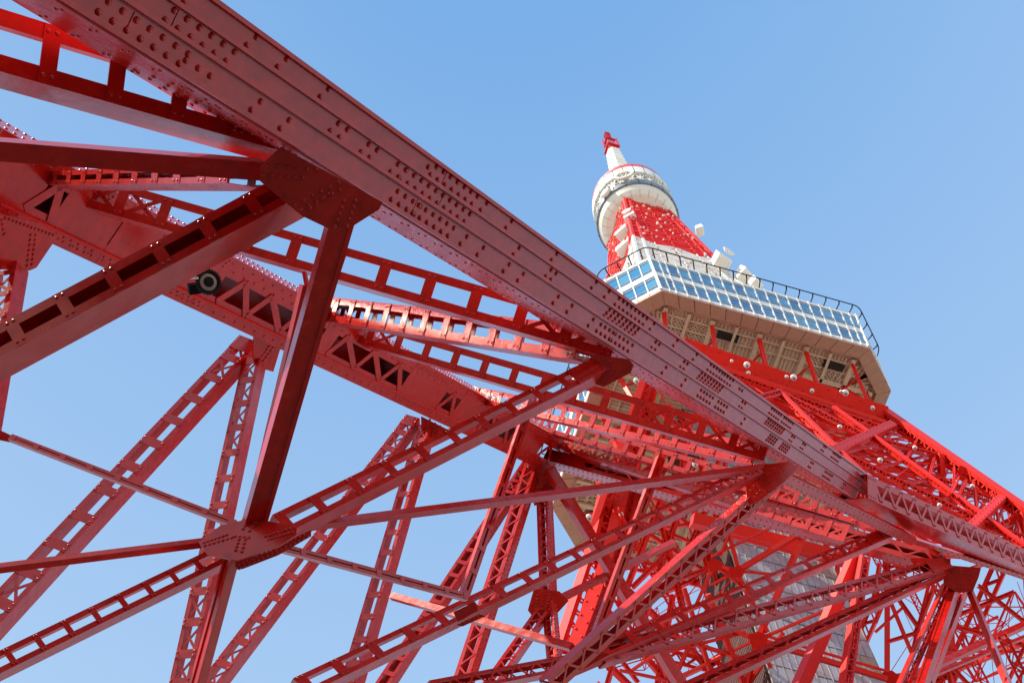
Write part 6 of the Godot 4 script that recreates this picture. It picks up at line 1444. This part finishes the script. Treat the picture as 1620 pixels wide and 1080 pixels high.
	strut("outer_rod", Vector3(33.93, 104.55, -62.87), Vector3(36.46, 103.72, -65.23), Vector3(-0.035, -0.954, 0.298), 0.086, 0.043, "box")
	strut("outer_rod", Vector3(33.93, 104.55, -62.87), Vector3(35.58, 105.79, -59.36), Vector3(-0.301, -0.846, 0.44), 0.107, 0.054, "box")
	strut("outer_rod", Vector3(33.93, 104.55, -62.87), Vector3(32.79, 103.05, -67.15), Vector3(-0.304, -0.87, 0.387), 0.086, 0.043, "box")
	strut("outer_rod", Vector3(33.93, 104.55, -62.87), Vector3(37.7, 105.25, -60.9), Vector3(-0.15, -0.807, 0.571), 0.086, 0.043, "box")
	strut("outer_rod", Vector3(38.95, 103.14, -66.87), Vector3(44.07, 103.98, -64.52), Vector3(-0.152, -0.782, 0.605), 0.086, 0.043, "box")
	strut("outer_rod", Vector3(38.95, 103.14, -66.87), Vector3(41.43, 104.79, -62.21), Vector3(-0.337, -0.818, 0.467), 0.086, 0.043, "box")
	strut("outer_rod", Vector3(38.95, 103.14, -66.87), Vector3(39.8, 104.17, -63.96), Vector3(-0.346, -0.849, 0.399), 0.064, 0.032, "box")
	strut("outer_rod", Vector3(38.95, 103.14, -66.87), Vector3(32.79, 103.05, -67.15), Vector3(-0.012, -0.827, 0.562), 0.086, 0.043, "box")
	strut("outer_rod", Vector3(31.47, 103.32, -66.38), Vector3(36.46, 103.72, -65.23), Vector3(-0.068, -0.81, 0.582), 0.064, 0.032, "box")
	strut("outer_rod", Vector3(31.47, 103.32, -66.38), Vector3(32.79, 103.05, -67.15), Vector3(0.035, -0.922, 0.386), 0.086, 0.043, "box")
	strut("outer_rod", Vector3(36.46, 103.72, -65.23), Vector3(41.43, 104.79, -62.21), Vector3(-0.185, -0.791, 0.583), 0.107, 0.054, "box")
	strut("outer_rod", Vector3(36.46, 103.72, -65.23), Vector3(35.58, 105.79, -59.36), Vector3(-0.261, -0.922, 0.286), 0.086, 0.043, "box")
	strut("outer_rod", Vector3(36.46, 103.72, -65.23), Vector3(39.8, 104.17, -63.96), Vector3(-0.118, -0.798, 0.591), 0.107, 0.054, "box")
	strut("outer_rod", Vector3(36.46, 103.72, -65.23), Vector3(32.79, 103.05, -67.15), Vector3(-0.162, -0.792, 0.589), 0.086, 0.043, "box")
	strut("outer_rod", Vector3(44.07, 103.98, -64.52), Vector3(41.43, 104.79, -62.21), Vector3(-0.059, -0.961, 0.271), 0.086, 0.043, "box")
	strut("outer_rod", Vector3(44.07, 103.98, -64.52), Vector3(39.8, 104.17, -63.96), Vector3(0.023, -0.873, 0.488), 0.086, 0.043, "box")
	strut("outer_rod", Vector3(44.07, 103.98, -64.52), Vector3(43.05, 105.23, -60.97), Vector3(-0.278, -0.928, 0.247), 0.107, 0.054, "box")
	strut("outer_rod", Vector3(41.43, 104.79, -62.21), Vector3(35.58, 105.79, -59.36), Vector3(0.01, -0.936, 0.351), 0.107, 0.054, "box")
	strut("outer_rod", Vector3(41.43, 104.79, -62.21), Vector3(39.8, 104.17, -63.96), Vector3(-0.279, -0.794, 0.54), 0.086, 0.043, "box")
	strut("outer_rod", Vector3(41.43, 104.79, -62.21), Vector3(43.05, 105.23, -60.97), Vector3(-0.225, -0.789, 0.572), 0.064, 0.032, "box")
	strut("outer_rod", Vector3(35.58, 105.79, -59.36), Vector3(39.8, 104.17, -63.96), Vector3(-0.082, -0.961, 0.263), 0.107, 0.054, "box")
	strut("outer_rod", Vector3(35.58, 105.79, -59.36), Vector3(37.7, 105.25, -60.9), Vector3(-0.025, -0.953, 0.302), 0.064, 0.032, "box")
	strut("outer_rod", Vector3(39.8, 104.17, -63.96), Vector3(43.05, 105.23, -60.97), Vector3(-0.256, -0.79, 0.557), 0.064, 0.032, "box")
	strut("outer_rod", Vector3(39.8, 104.17, -63.96), Vector3(37.7, 105.25, -60.9), Vector3(-0.134, -0.96, 0.246), 0.064, 0.032, "box")
	strut("outer_rod", Vector3(43.05, 105.23, -60.97), Vector3(37.7, 105.25, -60.9), Vector3(0.002, -0.864, 0.503), 0.107, 0.054, "box")
	strut("inner_rod", Vector3(16.02, 101.2, -54.35), Vector3(17.89, 101, -54.9), Vector3(0.033, -0.902, 0.431), 0.086, 0.043, "box")
	strut("inner_rod", Vector3(16.02, 101.2, -54.35), Vector3(14.43, 99.65, -58.74), Vector3(-0.175, -0.907, 0.383), 0.086, 0.043, "box")
	strut("inner_rod", Vector3(16.02, 101.2, -54.35), Vector3(13.95, 100.41, -56.57), Vector3(-0.158, -0.876, 0.455), 0.086, 0.043, "box")
	strut("inner_rod", Vector3(16.02, 101.2, -54.35), Vector3(11.4, 100.09, -57.5), Vector3(-0.123, -0.865, 0.486), 0.061, 0.03, "box")
	strut("inner_rod", Vector3(17.89, 101, -54.9), Vector3(14.43, 99.65, -58.74), Vector3(-0.171, -0.871, 0.461), 0.112, 0.056, "box")
	strut("inner_rod", Vector3(17.89, 101, -54.9), Vector3(13.95, 100.41, -56.57), Vector3(-0.088, -0.857, 0.508), 0.061, 0.03, "box")
	strut("inner_rod", Vector3(19.44, 99.17, -60.09), Vector3(14.43, 99.65, -58.74), Vector3(0.044, -0.881, 0.472), 0.061, 0.03, "box")
	strut("inner_rod", Vector3(14.43, 99.65, -58.74), Vector3(12.37, 98.9, -60.87), Vector3(-0.167, -0.868, 0.468), 0.086, 0.043, "box")
	strut("inner_rod", Vector3(14.43, 99.65, -58.74), Vector3(9.34, 99.42, -59.39), Vector3(-0.029, -0.851, 0.525), 0.061, 0.03, "box")
	strut("inner_rod", Vector3(14.43, 99.65, -58.74), Vector3(10.32, 98.4, -62.28), Vector3(-0.156, -0.861, 0.484), 0.061, 0.03, "box")
	strut("inner_rod", Vector3(14.43, 99.65, -58.74), Vector3(16.91, 98.12, -63.08), Vector3(-0.015, -0.946, 0.325), 0.086, 0.043, "box")
	strut("inner_rod", Vector3(14.43, 99.65, -58.74), Vector3(13.95, 100.41, -56.57), Vector3(-0.083, -0.945, 0.315), 0.086, 0.043, "box")
	strut("inner_rod", Vector3(12.37, 98.9, -60.87), Vector3(9.34, 99.42, -59.39), Vector3(0.067, -0.89, 0.452), 0.086, 0.043, "box")
	strut("inner_rod", Vector3(12.37, 98.9, -60.87), Vector3(16.91, 98.12, -63.08), Vector3(0.067, -0.89, 0.452), 0.061, 0.03, "box")
	strut("inner_rod", Vector3(12.37, 98.9, -60.87), Vector3(13.95, 100.41, -56.57), Vector3(-0.165, -0.909, 0.382), 0.061, 0.03, "box")
	strut("inner_rod", Vector3(12.37, 98.9, -60.87), Vector3(8.36, 100.27, -56.98), Vector3(0.055, -0.923, 0.382), 0.061, 0.03, "box")
	strut("inner_rod", Vector3(12.37, 98.9, -60.87), Vector3(11.4, 100.09, -57.5), Vector3(-0.046, -0.946, 0.32), 0.061, 0.03, "box")
	strut("inner_rod", Vector3(12.37, 98.9, -60.87), Vector3(7.27, 98.42, -62.24), Vector3(-0.065, -0.84, 0.539), 0.112, 0.056, "box")
	strut("inner_rod", Vector3(9.34, 99.42, -59.39), Vector3(10.32, 98.4, -62.28), Vector3(-0.015, -0.945, 0.328), 0.061, 0.03, "box")
	strut("inner_rod", Vector3(9.34, 99.42, -59.39), Vector3(13.95, 100.41, -56.57), Vector3(-0.118, -0.861, 0.496), 0.061, 0.03, "box")
	strut("inner_rod", Vector3(9.34, 99.42, -59.39), Vector3(8.36, 100.27, -56.98), Vector3(-0.002, -0.943, 0.332), 0.112, 0.056, "box")
	strut("inner_rod", Vector3(9.34, 99.42, -59.39), Vector3(11.4, 100.09, -57.5), Vector3(-0.142, -0.875, 0.463), 0.086, 0.043, "box")
	strut("inner_rod", Vector3(9.34, 99.42, -59.39), Vector3(7.27, 98.42, -62.24), Vector3(-0.152, -0.892, 0.425), 0.061, 0.03, "box")
	strut("inner_rod", Vector3(10.32, 98.4, -62.28), Vector3(8.36, 100.27, -56.98), Vector3(-0.008, -0.944, 0.33), 0.061, 0.03, "box")
	strut("inner_rod", Vector3(10.32, 98.4, -62.28), Vector3(11.4, 100.09, -57.5), Vector3(-0.135, -0.924, 0.357), 0.086, 0.043, "box")
	strut("inner_rod", Vector3(10.32, 98.4, -62.28), Vector3(7.27, 98.42, -62.24), Vector3(0.003, -0.842, 0.54), 0.086, 0.043, "box")
	strut("inner_rod", Vector3(13.95, 100.41, -56.57), Vector3(8.36, 100.27, -56.98), Vector3(-0.015, -0.864, 0.504), 0.112, 0.056, "box")
	strut("inner_rod", Vector3(8.36, 100.27, -56.98), Vector3(7.27, 98.42, -62.24), Vector3(-0.106, -0.931, 0.35), 0.061, 0.03, "box")
	strut("inner_rod", Vector3(13.51, 122.78, -47.28), Vector3(17.61, 122.17, -49), Vector3(-0.005, -0.947, 0.322), 0.165, 0.083, "box")
	strut("inner_rod", Vector3(13.51, 122.78, -47.28), Vector3(15.79, 121, -52.31), Vector3(-0.076, -0.951, 0.301), 0.118, 0.059, "box")
	strut("inner_rod", Vector3(13.51, 122.78, -47.28), Vector3(12.26, 121.21, -51.71), Vector3(-0.105, -0.928, 0.357), 0.118, 0.059, "box")
	strut("inner_lattice", Vector3(17.34, 120.31, -48.24), Vector3(15.55, 119.16, -51.51), Vector3(-0.276, -0.849, 0.45), 0.295, 1.003, "lace", 14)
	strut("inner_lattice", Vector3(17.34, 120.31, -48.24), Vector3(19.62, 119.15, -51.56), Vector3(0.073, -0.924, 0.376), 0.354, 1.003, "lace", 14)
	strut("inner_rod", Vector3(15.79, 121, -52.31), Vector3(12.26, 121.21, -51.71), Vector3(0.009, -0.925, 0.38), 0.088, 0.044, "box")
	strut("inner_lattice", Vector3(15.55, 119.16, -51.51), Vector3(19.62, 119.15, -51.56), Vector3(0.003, -0.833, 0.553), 0.354, 1.003, "lace", 14)
	strut("inner_lattice", Vector3(15.55, 119.16, -51.51), Vector3(10.86, 118.03, -54.73), Vector3(-0.177, -0.819, 0.546), 0.354, 1.003, "lace", 14)
	strut("inner_rod", Vector3(12.26, 121.21, -51.71), Vector3(14.56, 119.63, -56.19), Vector3(-0.049, -0.95, 0.309), 0.088, 0.044, "box")
	strut("inner_lattice", Vector3(12.08, 119.37, -50.92), Vector3(10.86, 118.03, -54.73), Vector3(-0.269, -0.878, 0.395), 0.295, 1.003, "lace", 14)
	strut("inner_rod", Vector3(19.92, 120.98, -52.36), Vector3(14.56, 119.63, -56.19), Vector3(-0.091, -0.893, 0.442), 0.118, 0.059, "box")
	strut("inner_lattice", Vector3(19.62, 119.15, -51.56), Vector3(17.82, 117.8, -55.37), Vector3(-0.308, -0.843, 0.442), 0.354, 1.003, "lace", 14)
	strut("inner_rod", Vector3(19.92, 120.98, -52.36), Vector3(21.64, 119.8, -55.72), Vector3(-0.094, -0.953, 0.288), 0.165, 0.083, "box")
	strut("inner_lattice", Vector3(14.34, 117.82, -55.33), Vector3(17.82, 117.8, -55.37), Vector3(0.004, -0.815, 0.579), 0.354, 1.003, "lace", 14)
	strut("inner_rod", Vector3(14.56, 119.63, -56.19), Vector3(12.15, 118.27, -60.05), Vector3(-0.128, -0.908, 0.4), 0.118, 0.059, "box")
	strut("inner_lattice", Vector3(17.82, 117.8, -55.37), Vector3(21.31, 117.98, -54.87), Vector3(-0.045, -0.804, 0.593), 0.236, 1.003, "lace", 14)
	strut("inner_rod", Vector3(18.1, 119.62, -56.23), Vector3(16.28, 118.45, -59.55), Vector3(-0.151, -0.903, 0.401), 0.165, 0.083, "box")
	strut("inner_lattice", Vector3(10.86, 118.03, -54.73), Vector3(16.03, 116.65, -58.63), Vector3(0.124, -0.873, 0.472), 0.295, 1.003, "lace", 14)
	strut("inner_lattice", Vector3(21.31, 117.98, -54.87), Vector3(24.19, 117.39, -56.54), Vector3(0.091, -0.88, 0.466), 0.236, 1.003, "lace", 14)
	strut("inner_lattice", Vector3(21.31, 117.98, -54.87), Vector3(16.03, 116.65, -58.63), Vector3(-0.209, -0.793, 0.573), 0.354, 1.003, "lace", 14)
	strut("inner_lattice", Vector3(24.19, 117.39, -56.54), Vector3(19.5, 116.25, -59.77), Vector3(-0.217, -0.778, 0.589), 0.236, 1.003, "lace", 14)
	strut("inner_lattice", Vector3(16.03, 116.65, -58.63), Vector3(11.96, 116.48, -59.13), Vector3(-0.041, -0.791, 0.611), 0.236, 1.003, "lace", 14)
	strut("inner_lattice", Vector3(16.03, 116.65, -58.63), Vector3(19.5, 116.25, -59.77), Vector3(0.084, -0.831, 0.549), 0.354, 1.003, "lace", 14)
	strut("inner_rod", Vector3(16.28, 118.45, -59.55), Vector3(17.41, 117.07, -63.46), Vector3(-0.083, -0.947, 0.31), 0.165, 0.083, "box")
	strut("inner_rod", Vector3(12.15, 118.27, -60.05), Vector3(13.87, 117.09, -63.41), Vector3(-0.022, -0.946, 0.322), 0.088, 0.044, "box")
	strut("inner_lattice", Vector3(11.96, 116.48, -59.13), Vector3(17.14, 115.3, -62.48), Vector3(0.132, -0.853, 0.504), 0.295, 1.003, "lace", 14)
	strut("inner_lattice", Vector3(19.5, 116.25, -59.77), Vector3(13.66, 115.31, -62.44), Vector3(-0.156, -0.773, 0.615), 0.295, 1.003, "lace", 14)
	strut("inner_rod", Vector3(19.8, 118.04, -60.7), Vector3(17.41, 117.07, -63.46), Vector3(-0.158, -0.88, 0.448), 0.118, 0.059, "box")
	strut("inner_rod", Vector3(9.74, 117.11, -63.36), Vector3(13.87, 117.09, -63.41), Vector3(0.002, -0.877, 0.48), 0.165, 0.083, "box")
	gusset("hub_plate", [Vector3(14.12, 92.93, -49.57), Vector3(14.76, 92.93, -49.37), Vector3(15.3, 92.73, -49.58), Vector3(15.1, 92.49, -50.07), Vector3(14.37, 92.55, -50.2)], Vector3(0.056, 0.348, -0.19), [], 0.04)
	gusset("hub_plate", [Vector3(15.75, 92.77, -50.08), Vector3(16.53, 92.77, -49.83), Vector3(16.96, 92.53, -50.12), Vector3(16.67, 92.31, -50.62), Vector3(15.86, 92.43, -50.68)], Vector3(0.062, 0.346, -0.191), [], 0.04)
	gusset("hub_plate", [Vector3(17.13, 91.19, -54.74), Vector3(17.87, 91.23, -54.45), Vector3(18.58, 90.93, -54.71), Vector3(18.35, 90.53, -55.42), Vector3(17.36, 90.64, -55.57)], Vector3(0.067, 0.336, -0.207), [], 0.04)
	gusset("hub_plate", [Vector3(28.75, 96.73, -61.72), Vector3(29.7, 96.63, -61.44), Vector3(30.27, 96.23, -61.77), Vector3(29.9, 95.95, -62.38), Vector3(28.6, 96.29, -62.47)], Vector3(0.1, 0.324, -0.212), [], 0.04)

func small_things() -> void:
	var at_lamps := [
		[Vector3(22.07, 132.89, -48.67), 0.168, "small globe lamp, first of the row under the deck beside the main girder"],
		[Vector3(23.59, 132.75, -49.05), 0.336, "large globe lamp beside the leftmost free deck strut"],
		[Vector3(23.71, 132.48, -49.83), 0.235, "globe lamp on the ring girder just below the leftmost large lamp"],
		[Vector3(27.57, 132.33, -50.24), 0.201, "small globe lamp close beside the middle large lamp"],
		[Vector3(28.27, 132.31, -50.31), 0.336, "large globe lamp in the middle of the row under the deck"],
		[Vector3(30.1, 131.86, -51.59), 0.235, "globe lamp on the lower edge of the ring girder, between two large lamps"],
		[Vector3(33.02, 131.82, -51.68), 0.168, "small globe lamp touching the rightmost large lamp"],
		[Vector3(33.46, 131.78, -51.81), 0.336, "large globe lamp under the right end of the deck"],
		[Vector3(36.17, 131.26, -53.28), 0.235, "globe lamp at the right end of the ring girder, against the sky"],
		[Vector3(25.19, 131.39, -52.9), 0.235, "globe lamp beside the main girder below the ring girder"],
		[Vector3(29.74, 118.46, -49.84), 0.213, "globe lamp on the leg's thin rod above the crossing of two braces"],
		[Vector3(31.16, 109.71, -49.24), 0.227, "globe lamp in the middle of the right leg, left of the cross strut"],
		[Vector3(37.14, 119.66, -52.54), 0.216, "globe lamp on the right leg below its outer chord"],
		[Vector3(39.63, 110.79, -52.3), 0.202, "lowest globe lamp by the outer chord, under the small platform"],
		[Vector3(33.36, 100.17, -48.81), 0.184, "globe lamp low in the leg beside the lattice of the main girder"],
		[Vector3(7.81, 132.69, -65.77), 0.349, "large globe lamp against the deck's far underside, beside a dark red diagonal"],
		[Vector3(11.18, 132.76, -65.56), 0.279, "globe lamp on the lit rear leg, lower left of the deck"],
		[Vector3(8.96, 133.5, -63.48), 0.209, "small globe lamp under the deck's far edge, above the rear leg"],
		[Vector3(12.63, 134.14, -51.13), 0.306, "globe lamp tucked under the main girder's underside"],
		[Vector3(14.99, 106.63, -47.96), 0.249, "globe lamp seen through a ladder strut's opening, behind the leg"],
	]
	for i in at_lamps.size():
		lamp(at_lamps[i][0], at_lamps[i][1], at_lamps[i][2])
	spotlight()
	# antennas on the narrow tower above the deck
	horn("shrouded_antenna", "topmost white shrouded antenna on the near corner, under the round deck", at(-5.2, -5.4, 221), (-E1 - E2).normalized(), 1.7, true)
	horn("shrouded_antenna", "middle shrouded antenna of the near corner, just under the topmost one", at(-6.6, -4.2, 214.5), (-E1 - E2 * 0.6).normalized(), 2.0, false)
	horn("shrouded_antenna", "lowest shrouded antenna of the near corner, above the deck rail", at(-6.6, -3.6, 207.5), (-E1 - E2 * 0.6).normalized(), 2.4, false)
	horn("shrouded_antenna", "cream shrouded antenna with a grey-white dish above the middle of the deck rail", at(5.6, -8.6, 196), (-E2 + E1 * 0.3).normalized(), 2.1, true)
	horn("shrouded_antenna", "cream shrouded antenna behind the deck rail, right of the one with a dish", at(8.6, -8.4, 192), (-E2 + E1 * 0.6).normalized(), 2.0, false)
	horn("shrouded_antenna", "smallest shrouded antenna, low behind the deck rail at the right", at(8.6, -9.4, 185), (-E2 + E1 * 0.6).normalized(), 1.4, false)
	horn("shrouded_antenna", "small pale antenna standing out from the red lattice against the sky at right", at(6.8, -6.2, 223), (E1 - E2 * 0.5).normalized(), 1.4, false)
